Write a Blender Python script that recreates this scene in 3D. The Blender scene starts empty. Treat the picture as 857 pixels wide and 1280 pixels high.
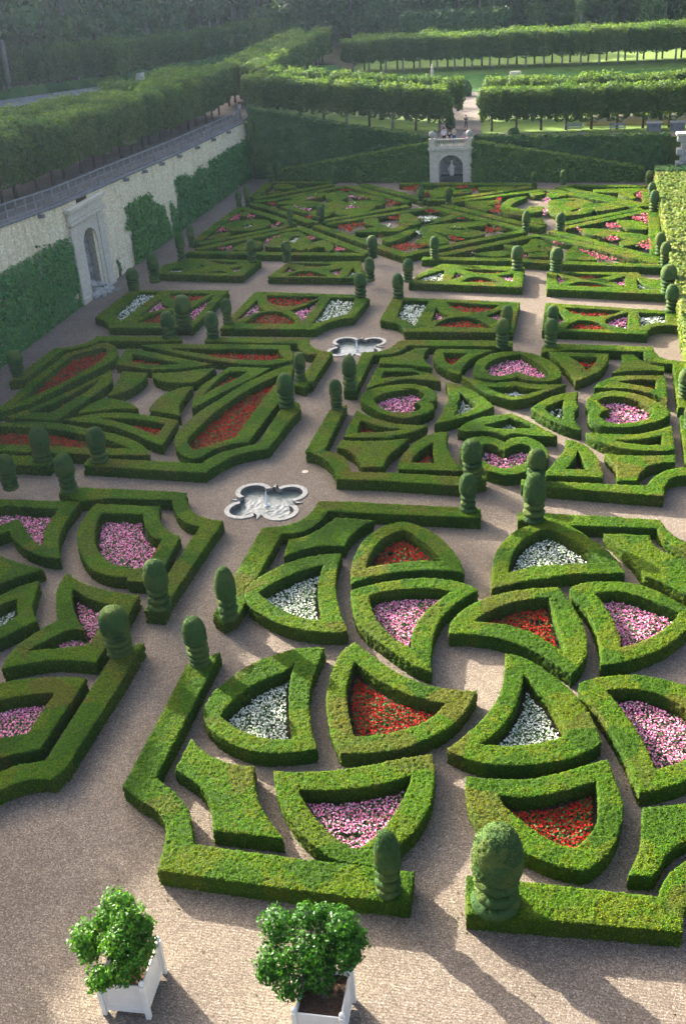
import bpy, bmesh, math, random
import numpy as np
from mathutils import Vector, Matrix
from mathutils.geometry import delaunay_2d_cdt

SC = bpy.context.scene
COL = SC.collection
R = math.radians
rnd = random.Random(7)
rng = np.random.default_rng(7)

# ------------------------------------------------------------------ camera
CAM = Vector((0, 0, 25.0))
cam = bpy.data.cameras.new('camera')
cam.sensor_fit = 'VERTICAL'; cam.sensor_height = 36.0
cam.lens = 36.0 * 1289.28 / 1280.0
cam.clip_start = 0.5; cam.clip_end = 3000
camo = bpy.data.objects.new('camera', cam); COL.objects.link(camo)
rt = Vector((0.97725, 0.20213, -0.06422)); up = Vector((-0.04317, 0.48603, 0.87287)); fw = Vector((-0.20765, 0.85024, -0.4837))
camo.matrix_world = Matrix(((rt.x, up.x, -fw.x, CAM.x), (rt.y, up.y, -fw.y, CAM.y), (rt.z, up.z, -fw.z, CAM.z), (0, 0, 0, 1)))
SC.camera = camo

# ------------------------------------------------------------------ light
SUN_AZ, SUN_EL = 127.0, 20.0          # direction the light travels (from +y towards +x), height of the sun
SC.world = bpy.data.worlds.new('World'); SC.world.use_nodes = True
wn = SC.world.node_tree; wn.nodes.clear()
sky = wn.nodes.new('ShaderNodeTexSky'); sky.sky_type = 'NISHITA'; sky.sun_disc = False
sky.sun_elevation = R(SUN_EL); sky.sun_rotation = R(SUN_AZ + 180); sky.air_density = .5; sky.dust_density = 7.0; sky.ozone_density = 1.0
bg = wn.nodes.new('ShaderNodeBackground'); bg.inputs[1].default_value = 0.14
wo = wn.nodes.new('ShaderNodeOutputWorld')
wn.links.new(sky.outputs[0], bg.inputs[0]); wn.links.new(bg.outputs[0], wo.inputs[0])
sl = bpy.data.lights.new('sun', 'SUN'); sl.energy = 5.0; sl.angle = R(0.5); sl.color = (1.0, 0.93, 0.82)
so = bpy.data.objects.new('sun', sl); COL.objects.link(so); so.location = (-60, 60, 60)
d = Vector((math.sin(R(SUN_AZ)) * math.cos(R(SUN_EL)), math.cos(R(SUN_AZ)) * math.cos(R(SUN_EL)), -math.sin(R(SUN_EL))))
so.rotation_euler = d.to_track_quat('-Z', 'Y').to_euler()
SC.view_settings.view_transform = 'Standard'; SC.view_settings.look = 'None'
SC.view_settings.exposure = 2.5; SC.view_settings.gamma = 1.0
SC.cycles.max_bounces = 5; SC.cycles.diffuse_bounces = 3; SC.cycles.transparent_max_bounces = 4
SC.cycles.use_adaptive_sampling = True

# ------------------------------------------------------------------ materials
def newmat(name):
    m = bpy.data.materials.new(name); m.use_nodes = True
    nt = m.node_tree; nt.nodes.clear()
    out = nt.nodes.new('ShaderNodeOutputMaterial'); b = nt.nodes.new('ShaderNodeBsdfPrincipled')
    nt.links.new(b.outputs[0], out.inputs[0])
    return m, nt, b, out
def N(nt, t, **kw):
    n = nt.nodes.new(t)
    for k, v in kw.items():
        if hasattr(n, k): setattr(n, k, v)
        else: n.inputs[k.replace('_', ' ')].default_value = v
    return n
def ramp(nt, stops, interp='LINEAR'):
    r = nt.nodes.new('ShaderNodeValToRGB'); r.color_ramp.interpolation = interp
    e = r.color_ramp.elements
    while len(e) < len(stops): e.new(0.5)
    for i, (p, c) in enumerate(stops): e[i].position = p; e[i].color = (*c, 1)
    return r
def pos(nt, scale=(1, 1, 1)):
    g = nt.nodes.new('ShaderNodeNewGeometry'); mp = nt.nodes.new('ShaderNodeMapping')
    mp.inputs['Scale'].default_value = scale; nt.links.new(g.outputs['Position'], mp.inputs[0]); return mp
def noise(nt, vec, scale, detail=3, rough=.6):
    n = nt.nodes.new('ShaderNodeTexNoise'); n.inputs['Scale'].default_value = scale; n.inputs['Detail'].default_value = detail
    n.inputs['Roughness'].default_value = rough; nt.links.new(vec.outputs[0], n.inputs['Vector']); return n
def mulcol(nt, a, b, fac=1.0, blend='MULTIPLY'):
    m = nt.nodes.new('ShaderNodeMix'); m.data_type = 'RGBA'; m.blend_type = blend; m.inputs[0].default_value = fac
    nt.links.new(a, m.inputs[6])
    if hasattr(b, 'node'): nt.links.new(b, m.inputs[7])
    else: m.inputs[7].default_value = (*b, 1)
    return m.outputs[2]
def bump(nt, b, h, strength, dist):
    bp = nt.nodes.new('ShaderNodeBump'); bp.inputs['Strength'].default_value = strength; bp.inputs['Distance'].default_value = dist
    nt.links.new(h, bp.inputs['Height']); nt.links.new(bp.outputs[0], b.inputs['Normal'])

def hedge_material(name, stops, patch=.55, spec=.05):
    m, nt, b, out = newmat(name)
    p = pos(nt); w = noise(nt, p, 1.3, 3); add = N(nt, 'ShaderNodeVectorMath', operation='ADD')
    sc = N(nt, 'ShaderNodeVectorMath', operation='SCALE'); sc.inputs[3].default_value = .45
    nt.links.new(w.outputs['Color'], sc.inputs[0]); nt.links.new(p.outputs[0], add.inputs[0]); nt.links.new(sc.outputs[0], add.inputs[1])
    v = nt.nodes.new('ShaderNodeTexVoronoi'); v.inputs['Scale'].default_value = patch; nt.links.new(add.outputs[0], v.inputs['Vector'])
    sep = nt.nodes.new('ShaderNodeSeparateColor'); nt.links.new(v.outputs['Color'], sep.inputs[0])
    n2 = noise(nt, p, 2.2, 5, .7)
    mx = N(nt, 'ShaderNodeMath', operation='MULTIPLY_ADD'); mx.inputs[1].default_value = .68
    nt.links.new(sep.outputs[0], mx.inputs[0])
    s2 = N(nt, 'ShaderNodeMath', operation='MULTIPLY'); s2.inputs[1].default_value = .32; nt.links.new(n2.outputs[0], s2.inputs[0]); nt.links.new(s2.outputs[0], mx.inputs[2])
    r = ramp(nt, stops); nt.links.new(mx.outputs[0], r.inputs[0])
    f = noise(nt, p, 17, 4, .75); fr = ramp(nt, [(.28, (.62, .64, .58)), (.48, (1, 1, 1)), (.74, (1.3, 1.28, 1.2))]); nt.links.new(f.outputs[0], fr.inputs[0])
    c = mulcol(nt, r.outputs[0], fr.outputs[0])
    nt.links.new(c, b.inputs['Base Color']); b.inputs['Roughness'].default_value = .7; b.inputs['Specular IOR Level'].default_value = spec
    f2 = noise(nt, p, 34, 2, .7); bump(nt, b, f2.outputs[0], .9, .05)
    return m
BOX = hedge_material('box_foliage', [(.20, (0.0253, 0.0568, 0.0077)), (.32, (0.0309, 0.0689, 0.0077)), (.39, (0.0462, 0.0737, 0.0089)), (.45, (0.0285, 0.0697, 0.0069)), (.51, (0.0543, 0.0753, 0.0097)), (.58, (0.0333, 0.0753, 0.0073)), (.66, (0.0487, 0.0778, 0.0089)), (.74, (0.0430, 0.0673, 0.0125)), (.82, (0.0543, 0.0649, 0.0125))], .62)
YEW = hedge_material('yew_foliage', [(.25, (.034, .072, .022)), (.5, (.052, .100, .028)), (.75, (.085, .115, .028))], 1.5)
WALLHEDGE = hedge_material('tall_hedge_foliage', [(.25, (.038, .090, .028)), (.5, (.055, .118, .032)), (.75, (.075, .132, .034))], .35)
RAMPHEDGE = hedge_material('ramp_hedge_foliage', [(.25, (.045, .095, .028)), (.5, (.062, .120, .032)), (.75, (.085, .140, .034))], .35)
RIGHTHEDGE = hedge_material('hornbeam_foliage', [(.25, (.09, .14, .03)), (.5, (.13, .17, .04)), (.72, (.16, .18, .05)), (.84, (.20, .14, .06))], .5)

def leaf_material(name, cols, trans=.35, rough=.5, spec=.3):
    m, nt, b, out = newmat(name)
    g = nt.nodes.new('ShaderNodeNewGeometry'); r = ramp(nt, cols)
    oi = nt.nodes.new('ShaderNodeObjectInfo')
    ad = N(nt, 'ShaderNodeMath', operation='MULTIPLY_ADD'); ad.inputs[1].default_value = .35
    s = N(nt, 'ShaderNodeMath', operation='MULTIPLY'); s.inputs[1].default_value = .65
    nt.links.new(oi.outputs['Random'], ad.inputs[0]); nt.links.new(g.outputs['Random Per Island'], s.inputs[0]); nt.links.new(s.outputs[0], ad.inputs[2])
    nt.links.new(ad.outputs[0], r.inputs[0])
    nt.links.new(r.outputs[0], b.inputs['Base Color']); b.inputs['Roughness'].default_value = rough; b.inputs['Specular IOR Level'].default_value = spec
    t = nt.nodes.new('ShaderNodeBsdfTranslucent'); nt.links.new(mulcol(nt, r.outputs[0], (1.5, 1.5, .6)), t.inputs[0])
    mx = nt.nodes.new('ShaderNodeMixShader'); mx.inputs[0].default_value = trans
    nt.links.new(b.outputs[0], mx.inputs[1]); nt.links.new(t.outputs[0], mx.inputs[2]); nt.links.new(mx.outputs[0], out.inputs[0])
    return m
LIME = leaf_material('lime_leaves', [(0, (.046, .100, .034)), (.5, (.078, .140, .038)), (1, (.145, .190, .048))], .45, .7, .08)
FOREST = leaf_material('forest_leaves', [(0, (.050, .105, .040)), (.5, (.085, .150, .055)), (1, (.15, .19, .065))], .25, .8, .05)
IVY = leaf_material('ivy_leaves', [(0, (.022, .105, .030)), (.5, (.060, .19, .040)), (.8, (.14, .25, .045)), (1, (.23, .27, .05))], .15, .6, .15)
TUBLEAF = leaf_material('glossy_leaves', [(0, (.014, .070, .006)), (.5, (.040, .140, .009)), (1, (.12, .26, .016))], .35, .45, .18)
HORNLEAF = leaf_material('hornbeam_leaves', [(0, (.08, .14, .03)), (.5, (.13, .19, .045)), (.88, (.18, .22, .06)), (1, (.22, .14, .06))], .3, .7, .04)
LITSPRIG = hedge_material('lit_box_sprigs', [(.20, (0.0848, 0.1851, 0.0095)), (.32, (0.1086, 0.2320, 0.0095)), (.39, (0.1750, 0.2501, 0.0109)), (.45, (0.0956, 0.2429, 0.0087)), (.51, (0.2075, 0.2574, 0.0116)), (.58, (0.1187, 0.2609, 0.0095)), (.66, (0.1822, 0.2682, 0.0109)), (.74, (0.1533, 0.2212, 0.0203)), (.82, (0.2075, 0.2177, 0.0203))], .62, .02)  # paler copy of BOX: tops painted as lit, sides left dark as shade
def make_translucent(m, f):
    nt = m.node_tree; b = next(n for n in nt.nodes if n.type == 'BSDF_PRINCIPLED'); o = next(n for n in nt.nodes if n.type == 'OUTPUT_MATERIAL')
    t = nt.nodes.new('ShaderNodeBsdfTranslucent'); nt.links.new(b.inputs['Base Color'].links[0].from_socket, t.inputs[0]); mx = nt.nodes.new('ShaderNodeMixShader'); mx.inputs[0].default_value = f
    nt.links.new(b.outputs[0], mx.inputs[1]); nt.links.new(t.outputs[0], mx.inputs[2]); nt.links.new(mx.outputs[0], o.inputs[0])
make_translucent(LITSPRIG, .42)

YEWSPRIG = leaf_material('yew_sprigs', [(0, (.030, .065, .022)), (.5, (.055, .105, .030)), (1, (.100, .145, .040))], .15, .8, .03)
def petal_material(name, cols):
    m, nt, b, out = newmat(name)
    g = nt.nodes.new('ShaderNodeNewGeometry'); r = ramp(nt, cols); nt.links.new(g.outputs['Random Per Island'], r.inputs[0])
    nt.links.new(r.outputs[0], b.inputs['Base Color']); b.inputs['Roughness'].default_value = .8; b.inputs['Specular IOR Level'].default_value = .05
    return m
PETAL = dict(white=petal_material('white_petals', [(0, (.42, .48, .30)), (.4, (.66, .68, .54)), (1, (.80, .80, .70))]),
    pink=petal_material('pink_petals', [(0, (.58, .08, .22)), (.4, (.76, .20, .38)), (.75, (.82, .36, .50)), (1, (.88, .68, .72))]),
    red=petal_material('red_petals', [(0, (.18, .003, .006)), (.45, (.32, .006, .009)), (.8, (.44, .014, .014)), (1, (.50, .06, .02))]),
    rose=petal_material('rose_petals', [(0, (.60, .05, .11)), (.5, (.75, .12, .20)), (1, (.82, .30, .36))]))
BEDLEAF = leaf_material('bedding_leaves', [(0, (.026, .065, .016)), (.5, (.040, .10, .022)), (1, (.06, .12, .03))], .15, .6, .08)

def plain(name, col, rough=.6, spec=.3, nscale=None, amt=.3, metal=0, bstr=.2, bdist=.02, stretch=(1, 1, 1)):
    m, nt, b, out = newmat(name); b.inputs['Roughness'].default_value = rough; b.inputs['Specular IOR Level'].default_value = spec; b.inputs['Metallic'].default_value = metal
    b.inputs['Base Color'].default_value = (*col, 1)
    if nscale:
        p = pos(nt, stretch); n = noise(nt, p, nscale, 5, .65); lo = 1 - amt; hi = 1 + amt
        r = ramp(nt, [(.3, (lo * col[0], lo * col[1], lo * col[2])), (.7, (min(1, hi * col[0]), min(1, hi * col[1]), min(1, hi * col[2])))])
        nt.links.new(n.outputs[0], r.inputs[0]); nt.links.new(r.outputs[0], b.inputs['Base Color']); bump(nt, b, n.outputs[0], bstr, bdist)
    return m
SOIL = plain('dark_soil', (.035, .024, .016), .9, .1, 9, .5, bstr=.8, bdist=.05)
BARK = plain('bark', (.10, .085, .065), .9, .1, 6, .4, bstr=.6, bdist=.03, stretch=(3, 3, .6))
PALEBARK = plain('pale_bark', (.26, .24, .20), .9, .1, 5, .4)
WHITEPAINT = plain('white_paint', (.70, .66, .55), .45, .35, 3, .06, bstr=.05)
LAWN = plain('lawn_grass', (.13, .20, .04), .85, .1, .6, .25, bstr=.3, bdist=.05)
BANKGRASS = plain('bank_grass', (.075, .165, .034), .9, .1, .5, .3, bstr=.3, bdist=.05)
WOODFLOOR = plain('woodland_floor', (.040, .040, .020), .95, .05, .4, .5, bstr=.4, bdist=.2)
STONEPALE = plain('pale_limestone', (.54, .48, .36), .85, .2, 4, .22, bstr=.4, bdist=.02)
STONEGREY = plain('grey_stone', (.33, .32, .275), .8, .25, 7, .35, bstr=.6, bdist=.02)
STONEDARK = plain('weathered_coping', (.16, .16, .155), .9, .1, 3, .4, bstr=.4, bdist=.03)
BASINSIDE = plain('dark_basin_side', (.13, .12, .10), .8, .2, 5, .5)
TIMBER = plain('grey_timber', (.20, .20, .20), .8, .2, 4, .3, stretch=(1, 1, .3))
ROOF = plain('slate_roof', (.16, .17, .19), .6, .3, 3, .2)
SKIN = plain('skin', (.55, .36, .27), .6, .3); HAIR = plain('hair', (.04, .03, .02), .7, .2)

def gravel_material(name, base, rake=True):
    m, nt, b, out = newmat(name); p = pos(nt)
    n1 = noise(nt, p, .22, 3); n2 = noise(nt, p, 2.3, 4, .7); n3 = noise(nt, p, 40, 3, .8)
    v = nt.nodes.new('ShaderNodeTexVoronoi'); v.inputs['Scale'].default_value = 31; nt.links.new(p.outputs[0], v.inputs['Vector'])
    r1 = ramp(nt, [(.35, tuple(.84 * x for x in base)), (.65, tuple(1.08 * x for x in base))]); nt.links.new(n1.outputs[0], r1.inputs[0])
    r2 = ramp(nt, [(.3, (.93, .925, .92)), (.7, (1.06, 1.06, 1.055))]); nt.links.new(n2.outputs[0], r2.inputs[0])
    r3 = ramp(nt, [(.28, (.50, .48, .46)), (.5, (1, 1, 1)), (.70, (1.5, 1.5, 1.5))]); nt.links.new(n3.outputs[0], r3.inputs[0])
    sep = nt.nodes.new('ShaderNodeSeparateColor'); nt.links.new(v.outputs['Color'], sep.inputs[0])
    r4 = ramp(nt, [(0, (.52, .50, .48)), (.5, (.95, .93, .91)), (.85, (1.15, 1.14, 1.12)), (1, (1.9, 1.89, 1.86))]); nt.links.new(sep.outputs[0], r4.inputs[0])
    c = mulcol(nt, mulcol(nt, mulcol(nt, r1.outputs[0], r2.outputs[0]), r3.outputs[0]), r4.outputs[0])
    nt.links.new(c, b.inputs['Base Color']); b.inputs['Roughness'].default_value = .95; b.inputs['Specular IOR Level'].default_value = .04
    h = n3.outputs[0]
    if rake:
        w = nt.nodes.new('ShaderNodeTexWave'); w.wave_type = 'BANDS'; w.bands_direction = 'Y'; w.inputs['Scale'].default_value = 3.4; w.inputs['Distortion'].default_value = 9; w.inputs['Detail'].default_value = 3; w.inputs['Detail Scale'].default_value = .35
        nt.links.new(p.outputs[0], w.inputs['Vector'])
        ma = N(nt, 'ShaderNodeMath', operation='MULTIPLY_ADD'); ma.inputs[1].default_value = .26; nt.links.new(w.outputs['Fac'], ma.inputs[0])
        n4 = noise(nt, p, 7, 3, .7); mb = N(nt, 'ShaderNodeMath', operation='MULTIPLY_ADD'); mb.inputs[1].default_value = .8; nt.links.new(n4.outputs[0], mb.inputs[0]); nt.links.new(n3.outputs[0], mb.inputs[2])
        nt.links.new(mb.outputs[0], ma.inputs[2]); h = ma.outputs[0]
    bump(nt, b, h, .8, .035)
    return m
GRAVEL = gravel_material('raked_gravel', (.186, .155, .122))
PINKGRAVEL = gravel_material('pale_gravel', (.20, .175, .15), False)

def rubble_material():
    m, nt, b, out = newmat('rubble_limestone'); p = pos(nt, (1, 1, 1.5))
    w = noise(nt, p, 3.0, 3); add = N(nt, 'ShaderNodeVectorMath', operation='ADD'); sc = N(nt, 'ShaderNodeVectorMath', operation='SCALE'); sc.inputs[3].default_value = .10
    nt.links.new(w.outputs['Color'], sc.inputs[0]); nt.links.new(p.outputs[0], add.inputs[0]); nt.links.new(sc.outputs[0], add.inputs[1])
    v = nt.nodes.new('ShaderNodeTexVoronoi'); v.inputs['Scale'].default_value = 4.6; nt.links.new(add.outputs[0], v.inputs['Vector'])
    ve = nt.nodes.new('ShaderNodeTexVoronoi'); ve.feature = 'DISTANCE_TO_EDGE'; ve.inputs['Scale'].default_value = 4.6; nt.links.new(add.outputs[0], ve.inputs['Vector'])
    sep = nt.nodes.new('ShaderNodeSeparateColor'); nt.links.new(v.outputs['Color'], sep.inputs[0])
    r = ramp(nt, [(0, (.64, .52, .32)), (.4, (.78, .66, .42)), (.8, (.83, .72, .48)), (1, (.88, .80, .60))]); nt.links.new(sep.outputs[0], r.inputs[0])
    er = ramp(nt, [(0, (.62, .60, .56)), (.10, (1, 1, 1))]); nt.links.new(ve.outputs['Distance'], er.inputs[0])
    p2 = pos(nt, (1, 1, .16)); st = noise(nt, p2, 1.4, 4, .7); sr = ramp(nt, [(.30, (.80, .77, .71)), (.52, (1.03, 1.02, 1.0))]); nt.links.new(st.outputs[0], sr.inputs[0])
    c = mulcol(nt, mulcol(nt, r.outputs[0], er.outputs[0]), sr.outputs[0]); nt.links.new(c, b.inputs['Base Color']); b.inputs['Roughness'].default_value = .9
    bump(nt, b, ve.outputs['Distance'], .6, .08)
    return m
RUBBLE = rubble_material()

def water_material(name, col, rough=.06, bscale=6, bstr=.25):
    m, nt, b, out = newmat(name); b.inputs['Base Color'].default_value = (*col, 1); b.inputs['Roughness'].default_value = rough; b.inputs['IOR'].default_value = 1.33
    p = pos(nt); n = noise(nt, p, bscale, 3); bump(nt, b, n.outputs[0], bstr, .05); return m
BASINWATER = water_material('basin_water', (.13, .15, .125), .08, 5, .6)
PONDWATER = water_material('pond_water', (.12, .105, .03), .35, 1.5, .1); PONDWATER.node_tree.nodes['Principled BSDF'].inputs['Specular IOR Level'].default_value = .12
m_, nt_, b_, o_ = newmat('white_spray'); b_.inputs['Base Color'].default_value = (.85, .88, .9, 1); b_.inputs['Roughness'].default_value = .3; SPRAY = m_

# ------------------------------------------------------------------ helpers
def hashf(i, j, k, s):
    n = (i * 374761393 + j * 668265263 + k * 2147483647 + s * 1274126177) & 0xffffffff
    n = ((n ^ (n >> 13)) * 1274126177) & 0xffffffff
    return ((n ^ (n >> 16)) & 0xffffff) / float(0xffffff)
def vnoise(P, s, seed=0):
    Q = np.asarray(P, float) * s; I = np.floor(Q).astype(np.int64); F = Q - I; F = F * F * (3 - 2 * F); r = 0
    for a in (0, 1):
        for b in (0, 1):
            for c in (0, 1):
                w = (F[:, 0] if a else 1 - F[:, 0]) * (F[:, 1] if b else 1 - F[:, 1]) * (F[:, 2] if c else 1 - F[:, 2])
                r = r + w * hashf(I[:, 0] + a, I[:, 1] + b, I[:, 2] + c, seed)
    return r * 2 - 1
def mesh_np(name, V, F, mats, mi=None, smooth=False):
    """mesh from numpy: F is an (n,3) or (n,4) int array, or a list of such arrays"""
    me = bpy.data.meshes.new(name)
    Fs = F if isinstance(F, list) else [F]
    V = np.asarray(V, np.float32); me.vertices.add(len(V)); me.vertices.foreach_set('co', V.ravel())
    li = np.concatenate([f.ravel() for f in Fs]).astype(np.int32); tot = np.concatenate([np.full(len(f), f.shape[1], np.int32) for f in Fs])
    st = np.concatenate(([0], np.cumsum(tot)[:-1])).astype(np.int32)
    me.loops.add(len(li)); me.loops.foreach_set('vertex_index', li)
    me.polygons.add(len(tot)); me.polygons.foreach_set('loop_start', st); me.polygons.foreach_set('loop_total', tot)
    for m in (mats if isinstance(mats, (list, tuple)) else [mats]): me.materials.append(m)
    if mi is not None: me.polygons.foreach_set('material_index', np.asarray(mi, np.int32))
    if smooth: me.polygons.foreach_set('use_smooth', np.ones(len(tot), bool))
    me.update(calc_edges=True); me.validate()
    return me
def link(name, me, parent=None, loc=None):
    o = bpy.data.objects.new(name, me); COL.objects.link(o)
    if parent: o.parent = parent
    if loc is not None: o.location = loc
    return o
def tag(o, label=None, cat=None, group=None, kind=None):
    if label: o['label'] = label
    if cat: o['category'] = cat
    if group: o['group'] = group
    if kind: o['kind'] = kind
    return o
def empty(name, loc, label, cat, group=None, rz=0):
    o = bpy.data.objects.new(name, None); COL.objects.link(o); o.location = loc; o.rotation_euler = (0, 0, rz)
    return tag(o, label, cat, group)
class MB:
    """collects simple solids for one mesh"""
    def __init__(s): s.bm = bmesh.new()
    def box(s, x0, x1, y0, y1, z0, z1, bev=0):
        r = bmesh.ops.create_cube(s.bm, size=1, matrix=Matrix.Translation(((x0 + x1) / 2, (y0 + y1) / 2, (z0 + z1) / 2)) @ Matrix.Diagonal((x1 - x0, y1 - y0, z1 - z0, 1)))
        if bev:
            es = list({e for v in r['verts'] for e in v.link_edges}); bmesh.ops.bevel(s.bm, geom=es, offset=bev, segments=1, affect='EDGES')
        return s
    def prism(s, pts, z0, z1, zt=None):
        a = [s.bm.verts.new((x, y, z0)) for x, y in pts]; b = [s.bm.verts.new((x, y, z1 if zt is None else zt[i])) for i, (x, y) in enumerate(pts)]
        s.bm.faces.new(a[::-1]); s.bm.faces.new(b)
        for i in range(len(pts)): j = (i + 1) % len(pts); s.bm.faces.new((a[i], a[j], b[j], b[i]))
        return s
    def poly(s, vs, faces):
        v = [s.bm.verts.new(p) for p in vs]
        for f in faces: s.bm.faces.new([v[i] for i in f])
        return s
    def tube(s, pts, rad, n=6):
        rad = rad if isinstance(rad, (list, tuple)) else [rad] * len(pts); rings = []
        for i, p in enumerate(pts):
            p = Vector(p); t = (Vector(pts[min(i + 1, len(pts) - 1)]) - Vector(pts[max(i - 1, 0)])).normalized()
            a = t.orthogonal().normalized() if i == 0 else (a - t * a.dot(t)).normalized(); b = t.cross(a)
            rings.append([s.bm.verts.new(p + (a * math.cos(2 * math.pi * k / n) + b * math.sin(2 * math.pi * k / n)) * rad[i]) for k in range(n)])
        for q, w in zip(rings, rings[1:]):
            for k in range(n): s.bm.faces.new((q[k], q[(k + 1) % n], w[(k + 1) % n], w[k]))
        s.bm.faces.new(rings[0][::-1]); s.bm.faces.new(rings[-1]); return s
    def lathe(s, prof, c=(0, 0, 0), n=10):
        rings = [[s.bm.verts.new((c[0] + r * math.cos(2 * math.pi * k / n), c[1] + r * math.sin(2 * math.pi * k / n), c[2] + z)) for k in range(n)] for r, z in prof]
        for q, w in zip(rings, rings[1:]):
            for k in range(n): s.bm.faces.new((q[k], q[(k + 1) % n], w[(k + 1) % n], w[k]))
        s.bm.faces.new(rings[0][::-1]); s.bm.faces.new(rings[-1]); return s
    def mesh(s, name, mat, smooth=False):
        bmesh.ops.recalc_face_normals(s.bm, faces=s.bm.faces); me = bpy.data.meshes.new(name); s.bm.to_mesh(me); s.bm.free(); me.materials.append(mat)
        if smooth:
            for p in me.polygons: p.use_smooth = True
        return me
    def build(s, name, mat, parent=None, loc=None, smooth=False): return link(name, s.mesh(name, mat, smooth), parent, loc)

def parse(s):
    out = []
    for t in s.split():
        sm = t.endswith('~'); x, y = t.rstrip('~').split(','); out.append((float(x), float(y), sm))
    return out
def curve(P, step=.2):
    """plan outline: corner points stay sharp, runs of ~ points become a smooth curve"""
    n = len(P); res = []
    idx = next((i for i, p in enumerate(P) if not p[2]), 0); P = P[idx:] + P[:idx]
    for i in range(n):
        a = np.array(P[i][:2]); b = np.array(P[(i + 1) % n][:2]); L = np.linalg.norm(b - a)
        if not P[i][2] and not P[(i + 1) % n][2]: res.append(a); continue
        p0 = np.array(P[i - 1][:2]) if P[i][2] else None; p3 = np.array(P[(i + 2) % n][:2]) if P[(i + 1) % n][2] else None
        ta = (b - p0) * L / max(1e-6, L + np.linalg.norm(a - p0)) if p0 is not None else None
        tb = (p3 - a) * L / max(1e-6, L + np.linalg.norm(p3 - b)) if p3 is not None else None
        if ta is None: ta = 2 * (b - a) - tb
        if tb is None: tb = 2 * (b - a) - ta
        m = max(2, int(L / step))
        for k in range(m):
            t = k / m; res.append((2*t**3 - 3*t*t + 1) * a + (t**3 - 2*t*t + t) * ta + (3*t*t - 2*t**3) * b + (t**3 - t*t) * tb)
    return np.array(res)
def area(p): x, y = p[:, 0], p[:, 1]; return .5 * np.sum(x * np.roll(y, -1) - np.roll(x, -1) * y)
def resample(p, s):
    out = []
    for i in range(len(p)):
        a, b = p[i], p[(i + 1) % len(p)]; L = np.linalg.norm(b - a)
        if L < 1e-4: continue
        m = max(1, int(round(L / s)))
        for k in range(m): out.append(a + (b - a) * k / m)
    return np.array(out)
def simplify(p, s):
    """drop points closer than .5 s unless they are corners"""
    keep = [p[0]]
    for q in p[1:]:
        if np.linalg.norm(q - keep[-1]) > .45 * s: keep.append(q)
    if len(keep) > 4 and np.linalg.norm(keep[-1] - keep[0]) < .45 * s: keep.pop()
    return np.array(keep)
def inside(P, poly):
    x, y = P[:, 0], P[:, 1]; r = np.zeros(len(P), bool)
    for i in range(len(poly)):
        x1, y1 = poly[i]; x2, y2 = poly[(i + 1) % len(poly)]
        c = (y1 > y) != (y2 > y)
        if c.any(): r ^= c & (x < (x2 - x1) * (y - y1) / (y2 - y1 + 1e-12) + x1)
    return r
def dist_loop(P, loop):
    d = np.full(len(P), 1e9)
    for i in range(len(loop)):
        a = loop[i]; b = loop[(i + 1) % len(loop)]; ab = b - a; t = np.clip(((P - a) @ ab) / (ab @ ab + 1e-12), 0, 1)
        d = np.minimum(d, np.hypot(*(P - a - t[:, None] * ab).T))
    return d
def cam_dist(x, y): return math.sqrt(x * x + y * y + 600)
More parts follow.
